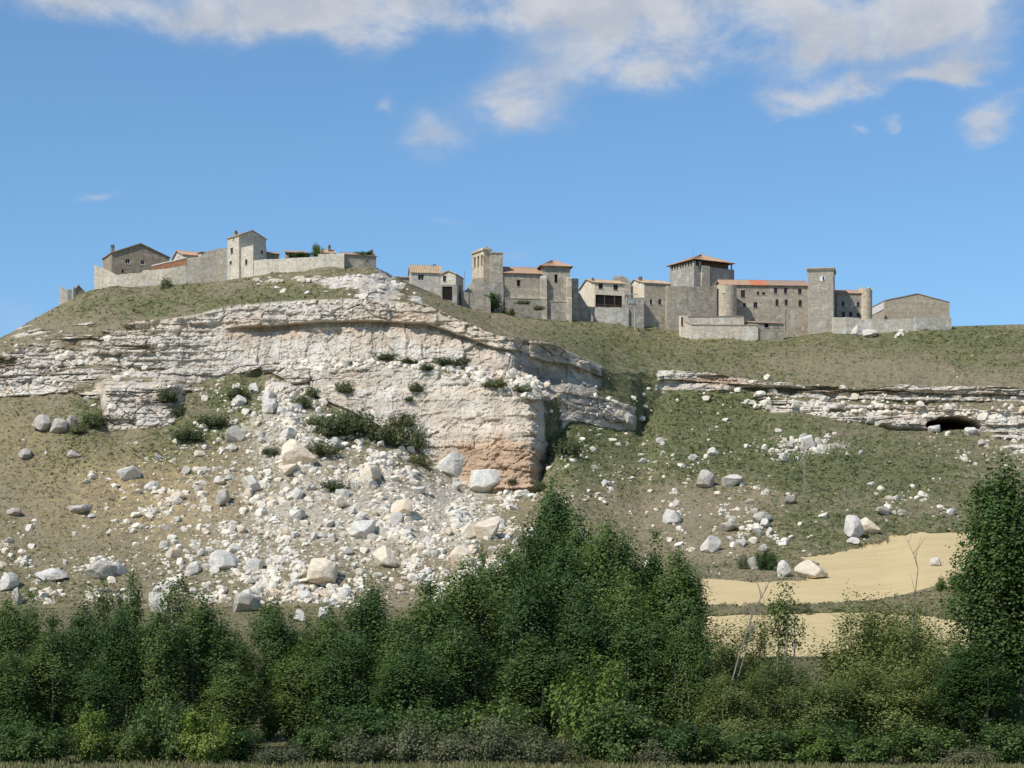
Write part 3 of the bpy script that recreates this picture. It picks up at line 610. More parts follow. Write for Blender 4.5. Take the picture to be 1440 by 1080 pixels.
# ------------------------------------------------------------------ houses between hilltop and church
building('end_house', 'pale stone house with tan roof and shuttered window left of the church', 'house', 578.5, 412, 552, 10, 41, 4, 382, 'cream_stone', 'gable_u', 1.9, 'tile_tan', .35, [(588,596,385.5,394)], 'frame_white', 5)
chimney(bpy.data.objects['end_house'], 5.6, 2, 5, 7.0, .6)
building('side_house', 'pale house with sloping roof line over a dark garage', 'house', 620, 420, 551, -14, 21, -7, 386, 'cream_stone', 'gable_v', .8, 'tile_tan', .3, [(623,627.5,387.5,396)], below=6)
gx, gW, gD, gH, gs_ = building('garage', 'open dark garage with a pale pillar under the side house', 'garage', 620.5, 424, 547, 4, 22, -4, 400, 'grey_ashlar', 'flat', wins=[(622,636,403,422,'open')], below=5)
building('grey_outhouse', 'small grey outhouse peeping over the slope left of the pale end house', 'shed', 560, 402, 556, 10, 18, 4, 390, 'grey_stone', 'shed_f', .8, 'tile_brown', .3)
building('lean_to_store', 'narrow dark lean-to between the garage and the church yard', 'shed', 642, 428, 553, 5, 7, -3, 402, 'brown_stone', 'shed_f', .5, 'tile_brown', .2, [(643.5,647,408,424,'open')])
# ------------------------------------------------------------------ church
d_ = 561; s_ = F/d_
church = link('church', None, loc=at(707, 445, d_), rot=(0, 0, R(9)), label='stone church with tiled roofs, buttresses and triple arched bell gable', cat='church')
def cu(x): return (x-707)/s_/math.cos(R(9))
def cz(y, x=707): k = 1+(x-707)/s_*math.tan(R(9))/d_; return (445-(HY-(HY-y)*k))/s_
mb = MB()
W1, H1 = cu(762), cz(383); hn = [(cu(727), cu(731.5), cz(402), cz(393))]
wall_face(mb, (0, 0, 0), (1, 0, 0), W1, -5, H1, hn, .4); wall_face(mb, (0, 9, 0), (0, -1, 0), 9, -5, H1, [], top=[(4.5, H1+2.2)]); wall_face(mb, (W1, 9, 0), (-1, 0, 0), W1, -5, H1, []); mb.build('nave_wall', 'grey_stone', church)
add_window(church, (0, 0, 0), (1, 0, 0), hn[0], 'frame_brown', 'open', .35)
rb_ = MB(); rb_.roof((-.3, -.5, H1-.15), (W1, -.5, H1-.15), (W1, 4.5, H1+2.2), (-.3, 4.5, H1+2.2)); rb_.roof((W1, 9.5, H1-.15), (-.3, 9.5, H1-.15), (-.3, 4.5, H1+2.22), (W1, 4.5, H1+2.22)); rb_.build('nave_roof', 'tile_orange', church)
xa, xb = cu(762), cu(801.5); Ha = cz(375, 780); mb = MB(); ha = [(cu(779.5)-xa, cu(784)-xa, cz(398, 780), cz(386.5, 780))]; Da = 8.2
wall_face(mb, (xa, -.5, 0), (1, 0, 0), xb-xa, -6, Ha, ha, .4); wall_face(mb, (xb, -.5, 0), (0, 1, 0), Da, -6, Ha, []); wall_face(mb, (xb, Da-.5, 0), (-1, 0, 0), xb-xa, -6, Ha, []); wall_face(mb, (xa, Da-.5, 0), (0, -1, 0), Da, -6, Ha, []); mb.build('chancel_wall', 'grey_stone', church)
add_window(church, (xa, -.5, 0), (1, 0, 0), ha[0], 'frame_brown', 'open', .35)
rb_ = MB(); o_ = .75; cxm = (xa+xb)/2; ap0 = (cxm-.4, Da/2-.5, Ha+2.2); ap1 = (cxm+.4, Da/2-.5, Ha+2.2)
c0, c1, c2, c3 = (xa-o_, -.5-o_, Ha), (xb+o_, -.5-o_, Ha), (xb+o_, Da-.5+o_, Ha), (xa-o_, Da-.5+o_, Ha)
rb_.roof(c0, c1, ap1, ap0); rb_.roof(c1, c2, ap1, ap1); rb_.roof(c2, c3, ap0, ap1); rb_.roof(c3, c0, ap0, ap0); rb_.build('chancel_roof', 'tile_orange', church)
for (x0, x1, yt, yb) in ((759, 767.5, 389, 446), (796, 802.5, 390, 452)):
    mb = MB(); z1 = cz(yt, x0); zm = cz(421, x0)
    mb.box(cu(x0), cu(x1), -2.0, -.502, -6, zm); mb.poly([(cu(x0), -2.0, zm), (cu(x1), -2.0, zm), (cu(x1), -1.7, zm+.3), (cu(x0), -1.7, zm+.3)])
    mb.box(cu(x0)+.002, cu(x1)-.002, -1.7, -.504, zm+.002, z1-.5); mb.poly([(cu(x0), -1.7, z1-.5), (cu(x1), -1.7, z1-.5), (cu(x1), -.504, z1), (cu(x0), -.504, z1)]); mb.poly([(cu(x0), -1.7, z1-.5), (cu(x0), -.504, z1), (cu(x0), -.504, z1-.5)])
    mb.build('buttress', 'ashlar', church)
mb = MB(); zt = cz(421.5); mb.box(cu(709), cu(759)-.003, -1.9, -.006, -6, zt); mb.box(cu(768), cu(796)-.003, -1.3, -.506, -6, zt-.4); mb.build('terrace_wall', 'grey_stone', church)
mb = MB(); mb.box(cu(709), cu(759)-.003, -2.0, -.01, zt+.003, zt+.16); mb.box(cu(768)+.003, cu(796)-.006, -1.4, -.51, zt-.397, zt-.24); mb.build('terrace_coping', 'ashlar', church)
mb = MB(); mb.box(cu(802.5), cu(815), 1.0, 4.5, -6, cz(390.5, 808)); mb.build('sacristy_wall', 'grey_stone', church)
# bell gable: a thick wall pierced by three arches, turned so that its broad face looks left
mb = MB(); th_ = R(19); Wl, Wf = 16.5/s_/math.sin(R(28)), 10/s_/math.cos(R(28)); zt = (445-352)/s_; x0 = (680-707)/s_; y0 = .6
ar = [(1.0+i*1.85, 1.95+i*1.85) for i in range(3)]; hl = [(a, b2, (445-373)/s_, (445-357.5)/s_) for a, b2 in ar]
ca, sa = math.cos(th_), math.sin(th_); ex = Vector((ca, sa, 0)); ey = Vector((-sa, ca, 0)); O = Vector((x0, y0, 0))
wall_face(mb, O+ey*Wl, -ey, Wl, -6, zt, hl, 1.6); wall_face(mb, O, ex, Wf, -6, zt, []); wall_face(mb, O+ex*Wf, ey, Wl, -6, zt, []); wall_face(mb, O+ex*Wf+ey*Wl, -ex, Wf, -6, zt, [])
mb.poly([O+Vector((0, 0, zt)), O+ex*Wf+Vector((0, 0, zt)), O+ex*Wf+ey*Wl+Vector((0, 0, zt)), O+ey*Wl+Vector((0, 0, zt))])
bgo = mb.build('bell_gable', 'ashlar', church)
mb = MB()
for a, b2 in ar:                                              # dark sheet painted as shadow behind each arch, then its round head
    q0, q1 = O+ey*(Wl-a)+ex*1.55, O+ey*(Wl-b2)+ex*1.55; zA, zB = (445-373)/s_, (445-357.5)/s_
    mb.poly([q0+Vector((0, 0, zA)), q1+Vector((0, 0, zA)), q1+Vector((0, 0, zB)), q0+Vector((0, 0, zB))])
mb.build('belfry_shade_sheet', 'dark', bgo)
for a, b2 in ar:
    mb = MB(); m_ = (a+b2)/2; r_ = (b2-a)/2; zB = (445-357.5)/s_
    for sg in (-1, 1):
        arc = [(m_+sg*r_*math.cos(q), zB-r_+r_*math.sin(q)) for q in [i*math.pi/12 for i in range(7)]]
        pts = [O+ey*(Wl-u)-ex*(-.03)+Vector((0, 0, z)) for u, z in arc+[(m_+sg*r_, zB)]]; mb.poly(pts)
    mb.build('arch_head', 'ashlar', bgo)
mb = MB(); e_ = .3; zc_ = zt+.003
for k, (g_, h_) in enumerate(((.3, .3), (.1, .25))):
    A_ = [O-ex*g_-ey*g_, O+ex*(Wf+g_)-ey*g_, O+ex*(Wf+g_)+ey*(Wl+g_), O-ex*g_+ey*(Wl+g_)]
    lo_ = [p+Vector((0, 0, zc_)) for p in A_]; hi_ = [p+Vector((0, 0, zc_+h_)) for p in A_]; zc_ += h_+.002
    for i in range(4): j = (i+1) % 4; mb.poly([lo_[i], lo_[j], hi_[j], hi_[i]])
    mb.poly(hi_); mb.poly(lo_[::-1])
r0, r1 = O+ex*Wf/2+Vector((0, 0, zc_+.5)), O+ex*Wf/2+ey*Wl+Vector((0, 0, zc_+.5)); B4 = [p+Vector((0, 0, zc_)) for p in (O, O+ex*Wf, O+ex*Wf+ey*Wl, O+ey*Wl)]
mb.poly([B4[0], r0, r1, B4[3]]); mb.poly([B4[1], B4[2], r1, r0]); mb.poly([B4[0], B4[1], r0]); mb.poly([B4[2], B4[3], r1]); mb.build('cornice', 'ashlar', bgo)
mb = MB(); xs0, xs1 = (690-707)/s_, -.004; mb.box(xs0, xs1, -.3, 3.2, -6, (445-357)/s_); mb.build('stair_turret', 'grey_ashlar', church)
mb = MB(); mb.box(xs0-.15, xs1+.12, -.45, 3.35, (445-357)/s_+.003, (445-355.3)/s_); mb.build('turret_cap', 'tile_tan', church)
mb = MB(); mb.box((651-707)/s_, (688-707)/s_, -1.6, .55, -6, (445-411)/s_); mb.box((679-707)/s_, -.006, -1.2, -.31, -6, (445-398)/s_); mb.build('porch_base', 'grey_ashlar', church)
mb = MB(); q = [((654-707)/s_, (445-410.8)/s_), ((679-707)/s_, (445-410.8)/s_), ((679-707)/s_, (445-392)/s_), ((664-707)/s_, (445-394)/s_)]
for y_ in (-.9, .45): mb.poly([(x, y_, z) for x, z in (q if y_ < 0 else q[::-1])])
for i in range(4): j = (i+1) % 4; mb.poly([(q[i][0], -.9, q[i][1]), (q[i][0], .45, q[i][1]), (q[j][0], .45, q[j][1]), (q[j][0], -.9, q[j][1])])
mb.build('sloping_abutment', 'ashlar', church)
run_wall('terrace_embankment', 'shaded sloping rubble wall between the church and balcony house', [(803,411,566),(815,412,567),(826,430,567),(834,446,566)], 'grey_stone', 1, .15)
run_wall('churchyard_parapet', 'low grey wall before the church porch', [(650,410,552),(660,412,552),(672,411,552.5),(690,420,553)], 'grey_stone', .6, .08)
# ------------------------------------------------------------------ houses and castle to the right
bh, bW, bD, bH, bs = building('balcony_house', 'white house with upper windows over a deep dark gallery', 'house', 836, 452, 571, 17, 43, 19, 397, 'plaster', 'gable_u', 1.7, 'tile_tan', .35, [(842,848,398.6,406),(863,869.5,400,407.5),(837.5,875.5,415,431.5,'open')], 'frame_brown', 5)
mb = MB(); mb.box(.1, bW-.1, -.35, -.004, (452-432)/bs, (452-431.2)/bs); mb.box(.1, bW-.1, -.3, -.22, (452-428)/bs, (452-427.4)/bs)
for i in range(24): x = .15+i*(bW-.35)/23; mb.box(x, x+.05, -.28, -.24, (452-431.2)/bs+.003, (452-428)/bs-.003)
mb.build('gallery_railing', 'timber', bh)
for x in (.33, .66): mb = MB(); mb.box(bW*x, bW*x+.22, .05, .27, (452-431.4)/bs, (452-415.1)/bs); mb.build('gallery_post', 'timber', bh)
chimney(bh, -.1, 1.5, 9.5, 10.6, .6)
run_wall('broken_gable', 'broken rubble gable behind the balcony house roof', [(862,391,580),(868,387.5,580),(875,388,580),(881,390,580),(887,397,580)], 'grey_stone', 1, .35, below=4)
run_wall('gallery_plinth', 'pale rubble wall under the dark gallery of the balcony house', [(837,431.8,568),(860,432.5,568.5),(884,433,569.5)], 'cream_stone', .8, .1, below=3)
lh_, lW, lD, lH, ls = building('gable_house', 'house with cream left gable and tan roof beside curtain wall', 'house', 906, 452, 573, 17, 38, 23, 397.5, 'grey_stone', 'gable_u', 1.9, 'tile_tan', .3, [(914,917.5,421,428),(926,930.5,421,428)], 'frame_brown', 5)
mb = MB(); wall_face(mb, (-.012, lD+.01, 0), (0, -1, 0), lD, (452-420)/ls, lH-.05, [], top=[(lD/2, lH+1.85)]); mb.build('gable_plaster', 'plaster', lh_)
chimney(lh_, -.1, 3.2, 10, 11.2, .8, 'brown_stone')
building('link_building', 'low stone building with one dark opening below the cream gable', 'house', 881, 452, 570, 8, 25, 2, 418, 'grey_stone', 'flat', wins=[(884.5,891.5,419.5,427,'open')], below=5)
run_wall('castle_rampart', 'high grey curtain wall between the gable house and round tower', [(938,402,573.5),(955,402.5,574),(975,403,575),(1008,402.5,577)], 'grey_stone', 1.6, .12, below=7)
# keep
kp, kW, kD, kH, ks = building('castle_keep', 'square castle keep with open gallery under a broad hipped roof', 'castle keep', 976, 440, 592, 31, 60, 31, 373, 'grey_ashlar', 'flat', below=6)
for i in range(9):
    mb = MB(); v0 = .3+i*(kD-1.2)/8; mb.box(.003, .8, v0, v0+.62, kH+.003, kH+1.25); mb.build('merlon', 'grey_ashlar', kp)
for i in range(3):
    mb = MB(); v0 = 1.0+i*1.6; mb.box(v0-1.0, v0-.4, .003, .8, kH+.006, kH+1.2)
    if i < 2: mb.build('merlon', 'grey_ashlar', kp)
mb = MB(); mb.box(2.1, 4.6, -.55, -.004, -4, kH+.1); mb.build('pilaster', 'ashlar', kp)
mb = MB(); mb.box(2.4, kW-.9, 1.4, kD-1.0, kH-.1, kH+1.62); mb.build('gallery_core', 'timber', kp)
for x, y in ((.5, .5), (kW*.5, .5), (kW-.5, .5), (kW-.5, kD*.5), (kW-.5, kD-.5), (.5, kD-.5)):
    mb = MB(); mb.box(x-.12, x+.12, y-.12, y+.12, kH-.05, kH+1.7); mb.build('roof_post', 'timber', kp)
rb_ = MB(); o_ = .75; zE = kH+1.55; c0, c1, c2, c3 = (-o_, -o_, zE), (kW-.2, -o_, zE), (kW-.2, kD+o_, zE), (-o_, kD+o_, zE); A_ = (kW*.47, kD*.47, zE+2.6); B_ = (kW*.50, kD*.5, zE+2.6)
rb_.roof(c0, c1, B_, A_); rb_.roof(c1, c2, B_, B_); rb_.roof(c2, c3, A_, B_); rb_.roof(c3, c0, A_, A_); rb_.build('roof', 'tile_orange', kp)
mb = MB(); mb.tube([(kW*.35, kD*.6, zE+1.8), (kW*.35, kD*.6, zE+5.5)], .04, 5); mb.build('antenna', 'metal', kp)
# round tower
d_ = 577; s_ = F/d_; rt = link('round_tower', None, loc=at(1020, 448, d_+2.6), label='short round stone tower at the end of curtain wall', cat='tower')
mb = MB(); r_ = 16/s_; ht = (448-403)/s_; mb.lathe([(r_+.12, -6), (r_, 1.5), (r_, ht-.6), (r_, ht), (r_-.7, ht)], 40, jit=lambda a: .18*math.sin(a*5)+.1*math.sin(a*13)); mb.lathe([(r_-.7, ht), (r_-.7, ht-.5), (.01, ht-.5)], 24); mb.build('drum', 'ashlar', rt, smooth=False)
mb = MB(); mb.box(-.95, -.05, -r_-.06, -r_+.5, ht-2.1, ht-.9); mb.build('blocked_window', 'plaster', rt)
building('white_gable_cottage', 'small cottage with white gable and reddish roof above the round tower', 'house', 1019, 425, 588, 22, 30, 19, 402, 'plaster', 'gable_u', 1.7, 'tile_brown', .25)
# palace
pl, pW, pD, pH, ps = building('palace', 'long castle palace with two rows of windows and brown tiled roof', 'palace', 1030, 456, 583, 4, 108, -9, 400.5, 'grey_stone', None, wins=[(1042,1048,408,418.5),(1064.5,1068,410,414.5),(1072,1076.5,411,414.5),(1089,1093.5,405,413),(1103,1107.5,405,413),(1123,1128,406,414),(1045,1049,426,431.5),(1060,1065.5,425,433),(1091,1095.5,421,430),(1104,1108.5,421,429.5),(1123.5,1128.5,422,431)], below=7)
s_ = ps
for nm, x0, x1, tl in (('roof', 1012, 1056, 'tile_orange'), ('roof', 1056, 1080, 'tile_red'), ('roof', 1080, 1139, 'tile_brown')):
    rb_ = MB(); u0, u1 = (x0-1030)/s_, (x1-1030)/s_-.01
    rb_.roof((u0, -.45, pH-.05), (u1, -.45, pH-.05), (u1, 4.5, pH+2.05), (u0, 4.5, pH+2.05)); rb_.roof((u1, 9.4, pH-.05), (u0, 9.4, pH-.05), (u0, 4.5, pH+2.07), (u1, 4.5, pH+2.07)); rb_.build(nm, tl, pl)
mb = MB(); mb.poly([(0, 9, pH), (0, 0, pH), (0, 4.5, pH+2.0)]); mb.poly([(-3.2, 0, pH), (-3.2, 0, pH-4), (0, 0, pH-4), (0, 0, pH)]); mb.build('gable', 'plaster', pl)
# square tower with corbelled parapet and clock
tw, tW, tD, tH, ts = building('clock_tower', 'tall square stone tower with corbelled parapet and small clock', 'tower', 1136, 460, 581, -11, 35, 7, 381.5, 'grey_ashlar', 'flat', below=6)
mb = MB(); g_ = .38; hp = .75
mb.box(-g_, tW+g_, -g_, 0, tH+.55, tH+hp); mb.box(-g_, 0, .002, tD, tH+.55, tH+hp); mb.box(tW, tW+g_, .002, tD, tH+.55, tH+hp); mb.box(-g_, tW+g_, tD+.002, tD+g_, tH+.55, tH+hp); mb.box(.003, tW-.003, .003, tD-.003, tH-.3, tH+.6); mb.build('parapet', 'ashlar', tw)
for i in range(12):
    x = -.3+i*(tW+.25)/11; mb = MB(); mb.box(x, x+.3, -.34, -.002, tH+.05, tH+.547); mb.build('corbel', 'grey_ashlar', tw)
for i in range(10):
    y = .1+i*(tD-.5)/9; mb = MB(); mb.box(tW+.002, tW+.34, y, y+.3, tH+.05, tH+.547); mb.build('corbel', 'grey_ashlar', tw)
mb = MB(); mb.lathe([(.01, .06), (.62, .06), (.62, 0), (.7, 0), (.7, .1), (.62, .1)], 20); ck = mb.build('clock', 'clock_white', tw, loc=((1156-1136)/ts, -.02, (460-392.5)/ts), rot=(R(90), 0, 0))
mb = MB(); mb.box(.15, .5, -.6, .6, .07, .1); mb.build('hand', 'dark', ck)
# east wing
ew, eW, eD, eH, es = building('east_wing', 'ruinous castle wing with red roof between clock tower and warehouse', 'castle wing', 1177, 456, 586, 4, 40, -8, 412, 'grey_stone', 'gable_u', 1.4, 'tile_orange', .3, [(1183.5,1187.5,424,431),(1205,1209,425,432),(1184,1188.5,438.5,446),(1194,1199,438.5,446),(1205,1209.5,440,446)], below=6)
tr_ = link('corner_turret', None, loc=at(1217, 456, 587.6), label='round ruined corner turret with broken top at the end of the castle wing', cat='turret'); r_ = 9.5/es; ht = (456-407)/es
mb = MB(); mb.lathe([(r_, -6), (r_, ht-.8), (r_+.05, ht), (r_-.7, ht)], 30, jit=lambda a: .35*math.sin(a*4)+.2*math.sin(a*11)); mb.lathe([(r_-.7, ht), (r_-.7, ht-1), (.01, ht-1)], 20); mb.build('drum', 'ashlar', tr_)
# warehouse
wh, wW, wD, wH, ws = building('warehouse', 'modern tan concrete warehouse with low gable and pale left wall', 'warehouse', 1245, 458, 592, 9, 93, 15, 422.5, 'concrete', 'gable_v', 1.95, 'tile_brown', .12, below=6)
mb = MB(); mb.box(-.14, -.004, 1.2, wD-1.2, (458-434)/ws, (458-424)/ws); mb.build('upper_panel', 'white_coping', wh)
for i in range(9):
    mb = MB(); x = i*(wW-.12)/8; zz = wH+1.95*(1-abs(x-wW/2)/(wW/2))-.25; mb.box(x, x+.12, -.03, -.003, -3, zz); mb.build('panel_joint', 'concrete', wh)
run_wall('yard_parapet', 'low pale rubble wall running in front of the castle wing and warehouse', [(1171,446.5,578),(1190,446,578),(1208,447,579),(1212,450,579),(1230,448,579.5),(1245,449,580),(1285,448,581),(1288,446,581),(1338,446,584)], 'cream_stone', .6, .08, below=3)
# walled enclosure with shed
run_wall('enclosure_parapet', 'low pale enclosure wall with coping in front of the palace', [(963,452.5,568),(972,457.5,567.6),(1010,458,568),(1060,458,568.5),(1066,459,568.6)], 'cream_stone', .6, .03, below=2, coping='tile_brown')
run_wall('enclosure_rear_parapet', 'rear wall of the low enclosure below the round tower', [(966,446,574),(1000,446,574.5),(1046,445.5,575)], 'cream_stone', .6, .03, coping='tile_brown', below=3)
building('gate_pier', 'pale masonry gate pier at the left end of the enclosure', 'gate pier', 957.5, 466, 568.5, 12, 10, 2, 443.5, 'plaster', 'flat', wins=[(957.9,960.8,446,458,'open')], below=3)
building('enclosure_shed', 'small shed with brown roof, white gable and two dark windows in the enclosure', 'shed', 1065, 474, 569, 14, 38, 20, 453.5, 'grey_stone', 'gable_u', 1.3, 'tile_brown', .3, [(1075,1081.5,454.5,460.5,'open'),(1088.5,1095,454.5,460.5,'open')], below=3)
mb = MB(); mb.tube([(0, 0, -1), (0, 0, 4.6)], .09); o = mb.build('slim_post', 'timber', None, loc=at(1105, 461, 571), label='slim dark post standing beside the enclosure shed', cat='post')
# ------------------------------------------------------------------ poles
d_ = 566; s_ = F/d_
def pole_base(X, py, d): return at(X, py, d)
tp = link('transformer_pole', None, loc=pole_base(881, 468, d_), label='pair of concrete poles carrying a transformer and crossbar before the curtain wall', cat='utility pole')
for x in (0, (893-881)/s_):
    mb = MB(); mb.tube([(x, 0, -1.5), (x, 0, (468-(412 if x == 0 else 418))/s_)], [.2, .13], 8); mb.build('post', 'pole_concrete', tp)
mb = MB(); mb.box(-.5, (897-881)/s_, -.24, -.14, (468-415)/s_, (468-413.6)/s_); mb.build('crossbar', 'metal', tp)
mb = MB(); mb.box(.35, 1.75, -.55, -.22, (468-427)/s_, (468-421)/s_); mb.box(.3, 1.8, -.6, -.2, (468-421)/s_+.002, (468-420.4)/s_)
mb.build('transformer', 'metal', tp)
for x in (-.3, .9, 2.2):
    mb = MB(); mb.tube([(x, -.19, (468-413.6)/s_), (x, -.19, (468-411.8)/s_), (x, -.19, (468-411)/s_)], [.05, .1, .06], 6); mb.build('insulator', 'white_coping', tp)
g0, _, _ = ground_px(1130, 694)
s_ = F/g0.y; mp = link('lattice_mast', None, loc=g0, label='thin grey lattice mast standing alone on the right slope', cat='mast'); hm = 73/s_
for k in range(3):
    a = k*2*math.pi/3; mb = MB(); mb.tube([(.22*math.cos(a), .22*math.sin(a), -.5), (.10*math.cos(a), .10*math.sin(a), hm)], .035, 4); mb.build('leg', 'metal', mp)
mb = MB()
zz = [i*hm/26 for i in range(27)]
for i in range(26):
    for k in range(3):
        a, b2 = (k*2*math.pi/3, (k+1)*2*math.pi/3); r0 = .22-.12*zz[i]/hm; r1 = .22-.12*zz[i+1]/hm
        mb.tube([(r0*math.cos(a), r0*math.sin(a), zz[i]), (r1*math.cos(b2), r1*math.sin(b2), zz[i+1])], .016, 3)
mb.build('bracing', 'metal', mp, kind='stuff')
mb = MB(); mb.tube([(0, 0, 0), (0, 0, 7.2)], [.11, .07], 6); p_ = link('village_pole', None, loc=at(653, 424, 551), label='slim pale utility pole beside the church bell gable', cat='utility pole'); mb.build('shaft', 'pole_concrete', p_); mb = MB(); mb.box(-.28, .28, -.05, .05, 7.0, 7.08); mb.build('crossarm', 'timber', p_)
# ------------------------------------------------------------------ boulders
def ico(sub):
    import bmesh
    bm = bmesh.new(); bmesh.ops.create_icosphere(bm, subdivisions=sub, radius=1); v = np.array([q.co[:] for q in bm.verts]); f = np.array([[q.index for q in fc.verts] for fc in bm.faces]); bm.free(); return v, f
M['rock_loose'] = rockmat('loose_limestone', (1.14, 1.10, 1.02), .3, True)
IC = {k: ico(k) for k in (1, 2, 3, 4)}
def rock_shape(seed, sub=4, planes=11, rough=.06, flat=.0):
    r_ = np.random.default_rng(seed); v, f = IC[sub]; v = v.copy()*1.25
    for _ in range(planes):
        n = r_.normal(size=3); n /= np.linalg.norm(n); h = r_.uniform(.55, .86)
        dd = v@n; v = v-np.outer(np.maximum(dd-h, 0)*(1-.06), n)
    if rough:
        u = v/np.linalg.norm(v, axis=1)[:, None]
        nz_ = fbm(u[:, 0]*2.2+seed, u[:, 1]*2.2+u[:, 2]*1.7, seed, 4, .55)+.6*fbm(u[:, 2]*5+3, u[:, 0]*5-u[:, 1]*4, seed+3, 3)
        v = v*(1+rough*nz_)[:, None]
        lay = np.sin(v[:, 2]*9+2*nz_)*.012; v[:, :2] *= (1+lay)[:, None]
    v /= np.abs(v).max(0); return v, f
rocks = {}
for k in ('rock', 'rock_warm', 'rock_grey'):
    rocks[k] = []
    for i in range(7):
        v, f = rock_shape(100+i*7+len(k), 4, 20 if i % 2 else 15, .05); me = np_mesh('boulder', v, f, False); me.materials.append(M[k]); rocks[k].append(me)
def put_rock(name, label, X, py, w_px, h_px, kind='rock', group=None, i=None, rz=None, tilt=.2, sink=.45, dep=.85, cat='boulder'):
    g0, r, c = ground_px(X, py); s_ = F/g0.y; w_, h_ = w_px/s_/2, h_px/s_/2
    me = rocks[kind][rnd.randrange(7) if i is None else i]
    o = link(name, me, loc=(g0.x, g0.y+w_*.2, g0.z+h_*(1-sink)), rot=(rnd.uniform(-tilt, tilt), rnd.uniform(-tilt, tilt), rnd.uniform(0, 6.28) if rz is None else rz), scale=(w_*1.06, w_*dep, h_*1.08), label=label, cat=cat, group=group)
    return o
BIG = [(418,656,48,50,'rock_warm','largest rounded cream boulder perched mid scree'),(408,668,44,20,'rock_warm','flat cream slab under the largest rounded boulder'),(517,678,46,34,'rock_warm','flat topped cream boulder with shadow in mid scree'),
 (632,672,46,46,'rock','white boulder leaning at the foot of the white cliff'),(681,690,50,42,'rock','craggy white boulder beside the ochre cliff foot'),(566,730,34,38,'rock_warm','upright cream boulder between mid and lower scree'),(510,754,44,30,'rock','broad white boulder in lower scree'),
 (685,756,46,38,'rock_warm','tilted cream block right of the lower scree'),(648,800,42,46,'rock_warm','tall cream boulder low down near the poplar tops'),(540,795,42,32,'rock_warm','cream block casting shadow above the poplars'),(452,818,64,46,'rock_warm','big tilted cream slab at bottom of scree'),
 (660,756,32,28,'rock_warm','rounded cream boulder beside the tilted block'),(328,622,38,28,'rock_grey','grey boulder at upper left edge of scree'),(312,710,28,28,'rock_grey','dark grey boulder at left edge of scree'),(378,582,28,20,'rock','white boulder near top of scree'),
 (415,598,20,16,'rock','small white boulder above the largest one'),(405,618,20,18,'rock','white boulder just above the largest rounded one'),(352,690,30,24,'rock','white block in left scree'),(318,800,48,34,'rock','pointed white rock in the low left rock cluster'),(356,802,30,28,'rock','grey white rock right of the low left cluster'),(270,806,30,20,'rock','low white rock at left of the low cluster'),
 (345,862,44,34,'rock_grey','grey rock with pale top above the poplars'),(350,850,40,18,'rock','white slab lying on the grey rock above the poplars'),(455,874,22,26,'rock','white block low among the poplar tops'),(420,876,18,22,'rock','small white block low among the poplar tops'),
 (60,606,36,28,'rock_grey','weathered grey outcrop on the left grass slope'),(84,608,34,26,'rock_grey','jagged grey outcrop beside the weathered one'),(100,600,16,24,'rock_grey','upright grey stone at right of the jagged outcrop'),(35,645,26,18,'rock_grey','small grey rock on the left grass slope'),(103,646,18,16,'rock_grey','lone grey rock below the jagged outcrop'),
 (180,674,38,22,'rock','pale low rock on the golden grass'),(112,720,42,16,'rock_grey','flat grey slab in golden grass'),(20,726,24,16,'rock_grey','dark grey rock on brown grass at far left'),(78,816,42,20,'rock','long white rock at the foot of the left slope'),(142,814,48,32,'rock_grey','large grey rock behind the slim poplar'),(10,828,30,28,'rock','pale rock at foot of slope above left poplars'),(58,816,22,18,'rock','pale stone beside the long white rock'),(158,810,34,26,'rock','pale rock right of the large grey one'),
 (22,850,22,30,'rock_grey','grey rock half hidden by left poplars'),(225,862,40,40,'rock','pale rock cluster behind the poplars'),
 (993,684,36,32,'rock_grey','grey beige boulder on the right slope'),(1030,684,38,26,'rock','white fractured rock beside the grey beige boulder'),(945,736,26,26,'rock','white rock on the right slope near poplar tops'),(1024,748,34,16,'rock_grey','grey white flat rocks on the right slope'),(1070,734,38,18,'rock_grey','tilted grey slab on the right slope'),
 (1110,710,20,18,'rock_grey','grey block below the lattice mast'),(1000,778,28,26,'rock','white rock pile above the wheat edge'),(1198,755,42,38,'rock','large white wedge rock above the wheat field'),(1222,752,30,30,'rock_warm','brownish broken half of the wedge rock'),(1198,766,24,12,'rock','small white rock at the foot of the wedge rock'),(1245,724,32,16,'rock_grey','low grey rock above the wedge rock'),
 (1338,724,16,12,'rock','small white rock on the slope near right poplar'),(1135,812,52,30,'rock_warm','brown white rock island in the wheat field'),(1104,812,22,30,'rock','white upright face of the rock island'),(1060,800,20,24,'rock','white rock beside dark bush at wheat edge'),(1316,796,22,14,'rock','small pale rock lying in the wheat field'),
 (1312,608,24,12,'rock','pale rock at left of the cave mouth'),(1364,612,26,14,'rock','pale rock at right of the cave mouth'),(883,606,30,30,'rock_grey','dark rock at the end of the shaded cliff'),(1042,770,18,12,'rock','white rock in the gully'),(1068,754,22,14,'rock_grey','grey stone above the gully'),(975,650,16,10,'rock','pale stone uphill of the grey beige boulder'),
 (1205,472,18,16,'rock','tall broken white stone among rubble below the yard wall'),(1222,474,26,14,'rock','white rubble stone below the yard wall'),(855,452,20,12,'rock','white rock at foot of the balcony house'),(875,450,22,10,'rock','flat white rock beside the one under balcony house'),(895,450,14,9,'rock','small white rock near the transformer pole'),
 (585,428,18,14,'rock','pale rock on the ridge below the end house')]
for q in BIG: put_rock('boulder', q[5], *q[:5])
